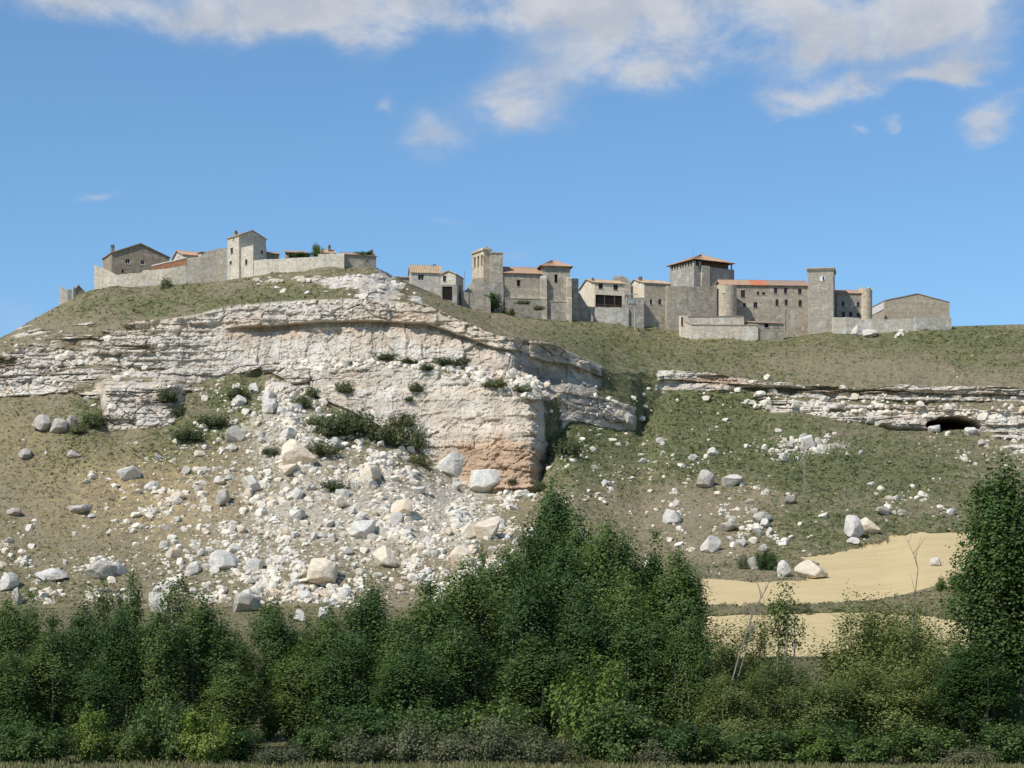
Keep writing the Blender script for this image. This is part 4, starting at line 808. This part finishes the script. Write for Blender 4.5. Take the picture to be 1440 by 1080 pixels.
# random boulders, all alike, in the scree and on the slopes
hillrows = np.nonzero((Zo[:, 0] >= 4) & (Zo[:, 0] <= 5))[0]; r0_, r1_ = hillrows[0], hillrows[-1]
incol = np.nonzero((Xg > -58) & (Xg < 1498))[0]; c0_, c1_ = incol[0], incol[-1]
subX, subP = XX[r0_:r1_, c0_:c1_], PY[r0_:r1_, c0_:c1_]
area = np.abs(np.diff(PY[r0_:r1_+1, c0_:c1_], axis=0))
clump = .12+2.2*sst(.0, .55, fbm(subX/34, subP/24, 301, 4, .6))
wgt = np.clip(S_map(subX, subP), 0, 1.3)**1.25*area*clump*(1-rock[r0_:r1_, c0_:c1_])*(~(fmask | fmask2)[r0_:r1_, c0_:c1_])
wgt = wgt.ravel()/wgt.sum()
def pick(n, seed, w_=None):
    k = np.random.default_rng(seed).choice(len(wgt), n, p=wgt if w_ is None else w_); return np.unravel_index(k, subX.shape)
MARKS = [(418,634,'the largest rounded cream boulder'),(517,661,'the flat topped boulder in mid scree'),(452,796,'the big tilted slab at scree bottom'),(565,712,'the upright cream boulder'),(632,650,'the white cliff foot boulder'),(685,738,'the tilted cream block'),(318,790,'the low left rock cluster'),(328,612,'the grey boulder at scree edge'),
 (510,740,'the broad white boulder in lower scree'),(540,782,'the cream block above the poplars'),(378,572,'the top of the scree'),(312,697,'the dark grey boulder at scree edge'),(180,663,'the pale rock on golden grass'),(78,808,'the long white rock at slope foot'),(142,808,'the large grey rock behind the slim poplar'),(20,720,'the dark rock on brown grass'),(80,600,'the jagged grey outcrop'),(350,852,'the slab above the poplars'),(652,690,'the ochre cliff foot'),(352,680,'the white block in left scree'),(400,710,'the middle of the scree fan'),(460,740,'the lower middle of the scree fan'),(600,770,'the tall cream boulder low down'),
 (850,630,'the end of the shaded cliff'),(945,724,'the white rock above the wide dark poplar'),(993,668,'the grey beige boulder on right slope'),(1070,725,'the tilted grey slab on right slope'),(1130,690,'the lattice mast'),(1205,738,'the white wedge rock'),(1340,600,'the cave mouth'),(1338,718,'the towering right poplar'),(1000,770,'the rock pile above wheat edge'),(1135,800,'the rock island in the wheat'),(1150,630,'the white scar on right slope')]
ri, ci = pick(285, 5)
for a, c in zip(ri, ci):
    X, py = subX[a, c], subP[a, c]; z_ = 8+6*rnd.random()+14*rnd.random()**3
    if X > 780: kd, gp = rnd.choice(['rock_grey', 'rock', 'rock']), 'limestone blocks on the slopes'
    elif X < 240: kd, gp = rnd.choice(['rock', 'rock', 'rock_grey']), 'limestone blocks on the slopes'
    else: kd, gp = rnd.choice(['rock', 'rock', 'rock', 'rock', 'rock_warm']), 'limestone blocks on the slopes'
    mk = min(MARKS, key=lambda q: (q[0]-X)**2+1.6*(q[1]-py)**2)[2]
    lb = ('larger ' if z_ > 15 else 'small ')+{'rock': 'white', 'rock_warm': 'cream', 'rock_grey': 'grey'}[kd]+' limestone block near '+mk
    put_rock('rock', lb, X, py, z_, z_*rnd.uniform(.65, .95), kd, gp, cat='rock', tilt=.5)
def scatter(name, kindname, protos, RI, CI, size, mt, squash=(.6, 1.), lift=.25, rowoff=r0_, coloff=c0_, tint=None, kind='stuff', label=None, smooth=False, cat=None):
    n = len(RI); VV = []; FF = []; TT = []; off = 0; r_ = np.random.default_rng(len(name)*31+n); pid = r_.integers(0, len(protos), n)
    base = np.stack([WX[RI+rowoff, CI+coloff], WY[RI+rowoff, CI+coloff], WZ[RI+rowoff, CI+coloff]], -1)
    base[:, 0] += r_.uniform(-.3, .3, n)
    for k, (pv, pf) in enumerate(protos):
        s = np.nonzero(pid == k)[0]; m = len(s)
        if not m: continue
        a = r_.uniform(0, 6.283, m); ca, sa = np.cos(a)[:, None], np.sin(a)[:, None]; sc = size[s][:, None]
        x = (pv[None, :, 0]*ca-pv[None, :, 1]*sa)*sc; y = (pv[None, :, 0]*sa+pv[None, :, 1]*ca)*sc*r_.uniform(.7, 1, (m, 1)); z = pv[None, :, 2]*sc*r_.uniform(*squash, (m, 1))+lift*sc
        v = np.stack([x, y, z], -1)+base[s][:, None, :]; VV.append(v.reshape(-1, 3)); nv = len(pv)
        FF.append((pf[None]+(np.arange(m)*nv)[:, None, None]).reshape(-1, pf.shape[1])+off); off += m*nv
        if tint is not None: TT.append(np.repeat(tint[s], nv, 0))
    me = np_mesh(name, np.concatenate(VV), np.concatenate(FF), smooth, {'tuft_colour': ('POINT', np.concatenate(TT))} if tint is not None else None)
    o = link(name, me, mt, kind=kind)
    if label: o['label'] = label; o['category'] = cat
    return o
protos = [rock_shape(500+i, 1, 8, .05) for i in range(6)]
protos2 = [rock_shape(520+i, 2, 11, .05) for i in range(6)]
ri, ci = pick(3600, 6); sz = .30+.80*np.random.default_rng(1).random(3600)**2.4
scatter('scree_blocks', 'rubble', protos2, ri, ci, sz, M['rock_loose'], label='fist to chest sized limestone debris filling the scree fan', cat='rubble', lift=.1)
ri, ci = pick(9000, 16); sz = .12+.24*np.random.default_rng(3).random(9000)**1.5
scatter('scree_rubble', 'rubble', protos, ri, ci, sz, M['rock_loose'], label='fine white limestone gravel strewn over the scree fan', cat='rubble', lift=.1)
cl = rock[r0_:, :]; 
# fallen blocks along ledges
lr = np.nonzero((Zo[:, 0] >= 6) & (Zo[:, 0] <= 9))[0]; a0, a1 = lr[0], lr[-1]
Xl, Pl = XX[a0:a1, c0_:c1_], PY[a0:a1, c0_:c1_]
wl = ((Zo[a0:a1, c0_:c1_] == 7)*.9*(Xl < 770)*(Xl > 380)+gs(Xl, Pl, 530, 405, 60, 26, .1)+gs(Xl, Pl, 440, 396, 90, 12, .12)+gs(Xl, Pl, 60, 520, 120, 40, .12)+gs(Xl, Pl, 1240, 468, 60, 6, .5)+gs(Xl, Pl, 1200, 575, 260, 18, .25))*np.clip(np.abs(np.diff(PY[a0:a1+1, c0_:c1_], axis=0)), 0, 3)
wl = wl.ravel()/wl.sum(); k = np.random.default_rng(8).choice(len(wl), 900, p=wl); ri, ci = np.unravel_index(k, Xl.shape)
scatter('ledge_rubble', 'rubble', protos, ri, ci, .25+1.0*np.random.default_rng(2).power(.5, 900), M['rock_loose'], rowoff=a0, label='loose pale stones lying along the cliff ledges', cat='rubble')
# ------------------------------------------------------------------ low scrub and dry tufts on the slopes (countless: stuff)
def tuft_shape(seed, n=7):
    r_ = np.random.default_rng(seed); v = []; f = []
    for i in range(n):
        a = r_.uniform(0, 6.283); r = math.sqrt(r_.uniform(0, 1))*.75; c = np.array([r*math.cos(a), r*math.sin(a), r_.uniform(.1, .75)*(1-.5*r*r)])
        q = r_.normal(size=(3, 3))*.34; v += list(c+q); f.append((3*i, 3*i+1, 3*i+2))
    return np.array(v), np.array(f)
tufts = [tuft_shape(i) for i in range(8)]
tufm, t, b = mat('scrub_tufts'); A1 = t.new('ShaderNodeAttribute', attribute_name='tuft_colour').outputs['Color']; t.l.new(A1, b.inputs['Base Color'])
hr = np.nonzero((Zo[:, 0] >= 2) & (Zo[:, 0] <= 9))[0]; a0, a1 = hr[0], hr[-1]
Xl, Pl = XX[a0:a1, c0_:c1_], PY[a0:a1, c0_:c1_]; sl = (slice(a0, a1), slice(c0_, c1_))
ar_ = np.clip(-np.diff(PY[a0:a1+1, c0_:c1_], axis=0), 0, 4); fmx = (fmask | fmask2)[sl]
wg = ar_*(1-rock[sl])*(~fmx)*np.clip(1.1-.9*np.clip(S[sl], 0, 1), .1, 1)
edge = np.zeros(fmx.shape); edge[1:-1, 1:-1] = (fmx[2:, 1:-1] | fmx[:-2, 1:-1] | fmx[1:-1, 2:] | fmx[1:-1, :-2]); wt = (wg*(.25+green[sl]+3.*edge)).ravel(); wt /= wt.sum()
NT_ = 60000; r_ = np.random.default_rng(11); k = r_.choice(len(wt), NT_, p=wt); ri, ci = np.unravel_index(k, Xl.shape)
gv = green[sl][ri, ci]; dv = gold[sl][ri, ci]; u = r_.uniform(0, 1, NT_)
colr = mx(np.clip(gv*1.5-.1+r_.normal(0, .2, NT_), 0, 1), (.26, .217, .14), (.142, .160, .070)); colr = mx((u < dv*.55).astype(float), colr, (.40, .30, .15)); colr *= r_.uniform(.7, 1.3, NT_)[:, None]
tint = np.concatenate([np.clip(colr, 0, 1), np.ones((NT_, 1))], -1)
scatter('hillside_scrub', 'scrub', tufts, ri, ci, .17+.38*r_.power(.65, NT_)*(.5+.8*gv), tufm, squash=(.6, 1.1), lift=.0, rowoff=a0, tint=tint, label='low green and brown scrub covering the dry slopes', cat='scrub')
# ------------------------------------------------------------------ trees and shrubs
def leaves(C, size, seed, up=.35, out=None):
    r_ = np.random.default_rng(seed); n = len(C)
    nrm = r_.normal(size=(n, 3)); nrm[:, 2] = np.abs(nrm[:, 2])*.8+up
    if out is not None: nrm += out*1.3
    nrm /= np.linalg.norm(nrm, axis=1)[:, None]
    a = np.cross(nrm, r_.normal(size=(n, 3))); a /= np.linalg.norm(a, axis=1)[:, None]; b_ = np.cross(nrm, a)
    s = size*r_.uniform(.6, 1.3, (n, 1)); v = np.stack([C-a*s, C+b_*s*.62+nrm*s*.12, C+a*s, C-b_*s*.62+nrm*s*.12], 1).reshape(-1, 3)
    f = np.arange(4*n).reshape(n, 4); return v, f, r_.uniform(0, 1, n)
def make_tree(seed, H, Wd, nleaf, kind):
    r_ = np.random.default_rng(seed); tb = MB(); cen = []; outv = []
    lean = r_.normal(0, .02, 2); tp_ = [(lean[0]*H*q*q+.1*math.sin(q*5+seed), lean[1]*H*q*q+.1*math.cos(q*4), H*.97*q) for q in np.linspace(0, 1, 9)]
    if kind in ('poplar', 'slim', 'sparse', 'column'): tb.tube(tp_, [max(.02, .017*H*(1-q*.95)) for q in np.linspace(0, 1, 9)], 6)
    if kind in ('poplar', 'slim', 'sparse', 'column'):
        nL = {'poplar': 9, 'slim': 4, 'sparse': 4, 'column': 13}[kind]
        for i in range(nL):                            # upright leaders, each a narrow flame of leaf clumps
            a = 2.4*i+r_.normal(0, .5); rr = Wd*.05 if i == 0 else Wd*.36*math.sqrt((i+.3)/nL)*r_.uniform(.8, 1.15)
            topq = 1.0 if i == 0 else 1.0-.26*(rr/(Wd*.4))**1.6*r_.uniform(.5, 1.2)-r_.uniform(.01, .09); h0 = H*r_.uniform(.01, .10)
            if kind == 'sparse': h0 = H*r_.uniform(.2, .35)
            def ax(q, a=a, rr=rr, topq=topq, h0=h0): z = h0+(H*topq-h0)*q; e = rr*min(1, q*2.6)**.7*(1-.18*q); return np.array([math.cos(a)*e+.08*math.sin(z*1.3+i), math.sin(a)*e+.08*math.cos(z*1.1+i), z])
            if i: tb.tube([ax(q) for q in (0, .15, .35, .65, 1)], [.010*H, .008*H, .006*H, .004*H, .01], 5)
            Lh = H*topq-h0; ncl = int(Lh*{'poplar': 4.2, 'slim': 4.5, 'sparse': 3, 'column': 3.6}[kind]); m = int(nleaf/nL)
            qs = r_.uniform(0, 1, ncl)**.9; w0 = Wd*{'poplar': .19, 'slim': .27, 'sparse': .24, 'column': .16}[kind]
            cc = []
            for q in qs:
                wr = w0*min(1, (1.04-q)/.3)**.7*min(1, .5+q*2); b2 = r_.uniform(0, 6.283); rad = wr*math.sqrt(r_.uniform(.1, 1)); p0 = ax(q); p1 = p0+np.array([math.cos(b2)*rad, math.sin(b2)*rad, rad*r_.uniform(.5, 1.6)])
                if p1[2] > H*1.01: p1[2] = H*1.01
                cc.append(p1)
                if r_.random() < .35: tb.tube([p0-np.array([0, 0, rad*.6]), p1], [.0022*H, .006], 3)
            cc = np.array(cc); pk = r_.integers(0, ncl, m); sz_ = r_.uniform(.5, 1.3, ncl)[pk][:, None]; sd = w0*.46
            cl_ = cc[pk]+r_.normal(0, 1, (m, 3))*np.array([sd, sd, sd*1.5])*sz_; cen.append(cl_); oo = cl_-np.array([0, 0, 1])*cl_[:, 2:3]; oo[:, 2] = .35*np.abs(oo[:, 0]); outv.append(oo)
    nl = {'willow': 44, 'bush': 26}.get(kind, 0)
    for i in range(nl):
        q = {'willow': r_.uniform(.02, .35), 'bush': r_.uniform(0, .12)}[kind]; ph = 0
        tgt = r_.normal(size=3); tgt[2] = abs(tgt[2])+.05; tgt /= np.linalg.norm(tgt); rr = r_.uniform(.6, 1.)
        st = np.array([0, 0, H*q*.5]); en = np.array([tgt[0]*Wd/2*rr, tgt[1]*Wd/2*rr, H*(.12+.86*tgt[2]**.75*rr)])
        mid_ = (st+en)/2+np.array([0, 0, -.12*np.linalg.norm(en-st)])+r_.normal(0, .1, 3); bl = [(1-u)**2*st+2*u*(1-u)*mid_+u*u*en for u in (0, .33, .67, 1)]
        r0 = .012*H*(1-.6*q)*(.6 if kind == 'bush' else 1); tb.tube(bl, [r0, r0*.7, r0*.45, .01], 4)
        L_ = np.linalg.norm(en-st); m = int(nleaf/nl*(.45+.9*L_/(Wd*.8))); ncl = max(4, int(7+L_*1.6))
        uc = r_.uniform(.22, 1.03, ncl)**.8; cc = np.array([(1-u)**2*st+2*u*(1-u)*mid_+u*u*en for u in uc])+r_.normal(0, .10*Wd*.5, (ncl, 3))
        pk = r_.integers(0, ncl, m); sd = .085*Wd; cl_ = cc[pk]+r_.normal(0, 1, (m, 3))*np.array([sd*.55, sd*.55, sd*.7])*r_.uniform(.5, 1.3, ncl)[pk][:, None]; cen.append(cl_); outv.append(cl_-np.array([0, 0, H*.3]))
    C = np.concatenate(cen); O_ = np.concatenate(outv); O_ = O_/(np.linalg.norm(O_, axis=1)[:, None]+1e-6); C[:, 2] = np.abs(C[:, 2])+.05
    return tb, C, O_
trees = {}
def proto(key, seed, H, Wd, n, kind, leaf, size, bark='bark'):
    tb, C, O_ = make_tree(seed, H, Wd, n, kind); v, f, ti = leaves(C, size, seed, out=O_)
    cme = np_mesh('crown', v, f, False, {'tint': ('FACE', ti)}); cme.materials.append(M[leaf])
    tme = bpy.data.meshes.new('trunk'); tme.from_pydata(tb.v, [], tb.f); tme.materials.append(M[bark])
    rxy = np.percentile(np.hypot(C[:, 0], C[:, 1]), 96); trees.setdefault(key, []).append((tme, cme, C[:, 2].max(), 2*rxy))
for i in range(4): proto('poplar', 10+i, 12, 3.9, 28000, 'poplar', 'leaf_poplar', .088, 'pale_bark')
for i in range(2): proto('slim', 20+i, 12, 2.1, 12000, 'slim', 'leaf_poplar', .085, 'pale_bark')
for i in range(2): proto('column', 30+i, 18, 5.4, 48000, 'column', 'leaf_poplar', .105)
for i in range(2): proto('sparse', 40+i, 11, 2.6, 2600, 'sparse', 'leaf_olive', .11, 'pale_bark')
for i in range(2): proto('willow', 50+i, 8, 7, 38000, 'willow', 'leaf_olive', .088)
for i in range(2): proto('lime', 60+i, 4, 4.2, 6500, 'bush', 'leaf_lime', .10)
for i in range(2): proto('green_bush', 65+i, 4, 4.4, 7000, 'bush', 'leaf_poplar', .10)
for i in range(2): proto('grey_bush', 70+i, 2.6, 4.2, 5000, 'bush', 'leaf_grey', .08)
for i in range(3): proto('hill_shrub', 80+i, 1.8, 4.5, 2600, 'bush', 'leaf_hill', .13)
def plant(name, label, key, X, top, d, w_px, cat='tree', group=None, base=None, i=None, z=None):
    if z is None: z = ground_d(X, d)
    s_ = F/d; h = ZC+(HY-top)/s_-z if base is None else (base-top)/s_; w_ = w_px/s_
    ps = trees[key]; tme, cme, ph_, pw = ps[rnd.randrange(len(ps)) if i is None else i % len(ps)]
    root = link(name, None, loc=((X-CX)/F*d, d, z), rot=(0, 0, rnd.uniform(0, 6.28)), scale=(w_/pw, w_/pw, h/ph_), label=label, cat=cat, group=group)
    link('trunk' if cat == 'tree' else 'stems', tme, None, root, loc=(0, 0, -.1)); link('crown' if cat == 'tree' else 'foliage', cme, None, root); return root
BELT = 'poplars of the riverside belt'
G1 = 'leafy green poplar in the dense riverside belt'; G2 = 'slim pointed poplar in the riverside belt'
TREES = [('column',775,668,196,84,'tallest broad poplar rising to the ochre cliff foot'),('poplar',848,716,186,84,'broad bright topped poplar beside the tallest one'),('slim',916,728,190,52,'slender pale topped poplar right of the broad bright one'),('column',950,768,168,104,'wide dark poplar by the leaning dead trunk'),
 ('column',1410,634,158,135,'towering dark poplar at the right edge of the wheat field'),('slim',187,786,176,34,'slim spire poplar rising alone over the left belt'),('sparse',142,798,186,40,'thin see-through young poplar beside the slim spire'),('sparse',250,798,196,60,'pale see-through sapling standing behind the left belt'),('poplar',286,824,164,92,'bushy rounded poplar right of the slim spire'),
 ('poplar',14,830,160,80,None),('slim',42,816,168,40,None),('poplar',74,848,164,70,None),('poplar',118,838,168,72,None),('poplar',165,850,162,70,None),('poplar',222,838,162,84,None),('slim',168,818,182,30,None),('poplar',330,880,170,70,None),
 ('poplar',380,832,168,74,None),('slim',412,850,172,34,None),('slim',432,854,174,26,None),('poplar',462,842,166,74,None),('poplar',518,812,166,100,None),('poplar',560,850,160,80,None),('poplar',604,796,172,96,None),('poplar',655,772,176,100,None),('poplar',708,760,182,100,None),('poplar',740,790,172,96,None),
 ('poplar',738,722,190,80,None),('poplar',812,704,192,84,None),('poplar',880,735,188,76,None),('poplar',800,745,186,90,None),('poplar',820,800,172,90,None),('poplar',880,790,176,90,None),('poplar',900,850,164,100,None),('poplar',970,850,162,70,None),('slim',680,752,186,34,None),('poplar',640,860,158,100,None),('poplar',490,880,156,90,None),('poplar',420,900,158,90,None),('poplar',330,920,156,90,None),('poplar',60,900,154,90,None),('poplar',10,910,152,80,None),('poplar',130,920,154,90,None),('poplar',760,880,158,110,None),('poplar',580,900,154,100,None),
 ('poplar',1440,720,166,90,'second dark poplar half outside the frame beside the towering one'),('column',1368,900,154,110,'broad low poplar at the foot of the towering one')]
n_ = 0
for key, X, top, d, w_, lb in TREES:
    g_ = None
    if lb is None:
        wh_ = 'below the golden left slope' if X < 200 else 'around the bushy rounded poplar' if X < 345 else 'below the low left rocks of the scree' if X < 475 else 'below the big tilted slab of the scree' if X < 590 else 'below the tall cream boulder' if X < 690 else 'around the tallest poplar' if X < 830 else 'between the tallest poplar and the leaning dead trunk'
        lb = ('slim pointed poplar ' if key == 'slim' else 'leafy front row poplar ' if d < 161 else 'leafy rear row poplar ' if d > 171 else 'leafy middle row poplar ')+wh_; g_ = BELT
    plant('poplar_tree', lb, key, X, top, d, w_, 'tree', g_, i=n_); n_ += 1
for X, top, d, w_, lb in ((1228,815,172,160,'large olive green willow before the lower stubble field'),(1290,838,168,140,'olive green willow beside the bare dead branch'),(1045,842,176,120,'dark green willow behind the leaning dead trunk'),(1098,912,162,140,'rounded willow bush in front of the stubble field'),(1040,925,157,120,'low willow at the foot of the leaning trunk'),(1245,915,158,170,'low willow in front of the large olive one'),(1335,905,158,130,'low willow left of the towering poplar'),(1255,828,174,120,'upright olive willow between the large willow and the bare branch'),(1325,856,172,100,'olive willow behind the low one near the towering poplar'),(1168,940,156,140,'low willow between the rounded bush and the large olive willow')):
    plant('willow_tree', lb, 'willow', X, top, d, w_, 'tree')
plant('sapling_tree', 'thin airy sapling leaning beside the dead trunk before the stubble', 'sparse', 1104, 800, 172, 54, 'tree')
SH = [('lime',130,985,148,64,'lime green bush in front of the left poplars'),('lime',835,905,152,110,'bright lime bush below the tallest poplar'),('green_bush',235,955,149,90,'dark green bush in front of the rounded poplar'),('lime',290,985,147,80,'yellowish bush right of the dark green one'),('green_bush',870,955,148,120,'dark green bush in front of the bright lime bush'),('green_bush',960,1000,146,110,'low dark bush beneath the wide dark poplar'),
 ('green_bush',60,1005,147,90,None),('grey_bush',400,1030,146,90,None),('grey_bush',510,1010,147,90,None),('grey_bush',575,1005,147,90,None),('grey_bush',640,1000,147,90,None),('grey_bush',705,1000,147,90,None),('grey_bush',770,1010,146,90,None),('green_bush',455,1000,149,90,None),('green_bush',340,1010,149,80,None),('green_bush',20,990,150,90,None),('green_bush',185,1010,148,70,None),('green_bush',1010,1015,146,100,None),('grey_bush',930,1035,145,80,None),('green_bush',1085,1010,147,110,None),('green_bush',1160,1000,148,110,None),('green_bush',1300,1005,147,110,None),('green_bush',1420,1000,147,100,None),('green_bush',1230,1020,146,90,None),('grey_bush',1360,1035,145,80,None),('green_bush',700,960,152,110,None),('green_bush',600,970,152,110,None),('lime',1145,1015,146,60,'small yellow green bush among the right front bushes'),('green_bush',520,965,152,110,None)]
for key, X, top, d, w_, lb in SH:
    g_ = None
    if lb is None: lb, g_ = ('grey green twiggy scrub at the grass edge', 'grey scrub bushes at the grass edge') if key == 'grey_bush' else ('green undergrowth bush at the foot of the tree belt', 'undergrowth bushes of the tree belt')
    if g_: lb = lb.split(' at the')[0]+(' below the left slope poplars' if X < 200 else ' below the bushy rounded poplar' if X < 480 else ' below the middle poplars' if X < 800 else ' below the wide dark poplar' if X < 1030 else ' below the willows' if X < 1330 else ' below the towering right poplar')
    plant('bush', lb, key, X, top, d-5.5, w_, 'bush', g_)
# shrubs on the hillside
HS = [(470,615,60,34),(500,608,60,40),(530,620,40,34),(555,628,46,46),(580,632,44,44),(565,600,40,26),(450,600,40,20),(440,560,30,22),(484,552,26,24),(585,552,26,18),(545,506,34,14),(575,512,30,14),(630,515,40,18),(600,522,26,14),(655,512,28,12),(700,545,40,16),(735,552,30,12),(575,565,16,10),(425,575,30,24),(455,640,50,24),(590,655,30,20),(235,566,36,30),(250,586,24,24),(130,600,40,24),(110,610,30,20),(720,680,16,10),(770,640,30,40),(800,640,40,30),(760,690,24,20),(300,600,50,24),(265,620,50,22),(335,560,40,18),(380,640,30,16),(470,690,40,20),(1000,440,1,1)]
def shrub_label(X, py):
    k = 'on the ledge under the upper cliff' if py < 530 and X > 500 else 'in the gully beside the ochre cliff corner' if X > 740 else 'on the ledge near the cliff corner' if X > 690 and py < 560 else 'in the thicket above the flat topped boulder' if 440 < X < 600 and 595 <= py < 640 else 'on the white cliff face' if X > 475 and py < 570 else 'beside the grey rock outcrop' if X < 260 else 'on the green streak left of scree' if X < 345 else 'at the top of the scree' if py < 590 else 'among blocks of the mid scree'
    return 'dark green low shrub '+k
for X, py, w_, h in HS[:-1]:
    g0, _, _ = ground_px(X, py); plant('shrub', shrub_label(X, py), 'hill_shrub', X, 0, g0.y, w_, 'shrub', 'dark shrubs on the cliff and scree', base=h*1.0, z=g0.z)
for X, base, top, d, w_, key, lb in ((690,436,404,556,36,'green_bush','round green tree growing before the church stair turret'),(716,446,432,556,22,'lime','light green bush below the church nave wall'),(233,412,384,518,20,'hill_shrub','small olive shrub against the long white retaining wall'),(446,364,340,527,18,'lime','spiky green shrub behind the plastered wall'),(425,364,352,526,30,'green_bush','dark green bush behind the plastered wall'),(512,362,352,524,28,'lime','green growth on the roof edge of long low house'),(1078,802,766,405,32,'green_bush','dark round bush at the edge of the wheat field'),(1046,800,770,408,20,'grey_bush','grey leafless bush beside the dark round one'),(1350,826,798,352,34,'green_bush','green bush on the bank right of the wheat field'),(1323,830,808,352,16,'lime','small green bush on the bank beside the larger one'),(1128,866,846,346,36,'grey_bush','low grey bush on the bank between both fields'),(1175,862,850,346,20,'grey_bush','tiny grey bush on the bank between both fields'),(735,428,421,557,24,'hill_shrub','ivy shrub on the church terrace ledge'),(757,436,428,556,18,'hill_shrub','dry shrub hanging beside the church buttress')):
    z = at(X, base, d).z; plant('shrub', lb, key, X, top, d, w_, 'shrub', base=base, z=z) if d > 500 or d < 360 else plant('shrub', lb, key, X, top, ground_px(X, base)[0].y, w_, 'shrub', base=base, z=ground_px(X, base)[0].z)
# dead wood
def dead(name, label, pts, rad, twigs, seed):
    o = at(*pts[0]); root = link(name, None, loc=o, label=label, cat='dead tree'); mb = MB(); P_ = [at(*q)-o for q in pts]; mb.tube(P_, [rad*.75*(1-.85*i/(len(P_)-1)) for i in range(len(P_))], 6); mb.build('trunk', 'bark', root)
    r_ = random.Random(seed)
    for i in range(twigs):
        k = r_.uniform(.35, .95)*(len(P_)-1); a = P_[int(k)].lerp(P_[min(int(k)+1, len(P_)-1)], k-int(k)); dr = Vector((r_.uniform(-.5, .7), r_.uniform(-.4, .4), r_.uniform(.5, 1.4))); mb = MB(); mb.tube([a, a+dr*.6+Vector((.05, 0, 0)), a+dr*1.25], [.035, .02, .008], 4); mb.build('branch', 'bark', root)
dead('leaning_dead_tree', 'bare pale dead trunk leaning right among the willows', [(1022,985,160),(1040,920,161),(1056,870,162),(1072,838,163),(1080,824,163)], .10, 9, 3)
dead('second_leaning_trunk', 'thinner bare trunk leaning behind the pale dead trunk', [(1030,980,163),(1052,905,164),(1068,860,165),(1084,832,166)], .06, 4, 4)
dead('bare_dead_branch', 'tall crooked bare branch rising over the wheat field', [(1282,905,166),(1284,860,166),(1287,835,166),(1291,800,166),(1284,778,166),(1272,752,166)], .075, 5, 5)
# ------------------------------------------------------------------ grass strip in front of the trees
nr = np.nonzero(Zo[:, 0] <= 1)[0]; n = 9000; r_ = np.random.default_rng(5); dd = r_.uniform(126, 156, n); xx = r_.uniform(-45, 45, n); c_ = r_.uniform(0, 1, n); VV = []; FF = []
for k in range(4):
    a = r_.uniform(0, 6.28, n); w_ = .05; h = r_.uniform(.1, .3, n)+.35*np.clip(fbm(xx/2.5, dd/2.5, 401, 3), 0, 1); bx_ = xx+r_.normal(0, .12, n); by_ = dd+r_.normal(0, .12, n)
    v = np.stack([np.stack([bx_-w_*np.cos(a), by_-w_*np.sin(a), 0*h], -1), np.stack([bx_+w_*np.cos(a), by_+w_*np.sin(a), 0*h], -1), np.stack([bx_+.3*h*np.cos(a+1), by_+.3*h*np.sin(a+1), h], -1)], 1).reshape(-1, 3); VV.append(v)
V_ = np.concatenate(VV); cc = np.tile(np.repeat(mx(c_, (.085, .11, .035), (.25, .215, .11)), 3, 0), (4, 1)); me = np_mesh('meadow_grass', V_, np.arange(len(V_)).reshape(-1, 3), False, {'tuft_colour': ('POINT', np.concatenate([cc, np.ones((len(cc), 1))], -1))})
o = link('meadow_grass', me, tufm, kind='stuff', label='strip of tall dry and green grass before the trees', cat='grass')
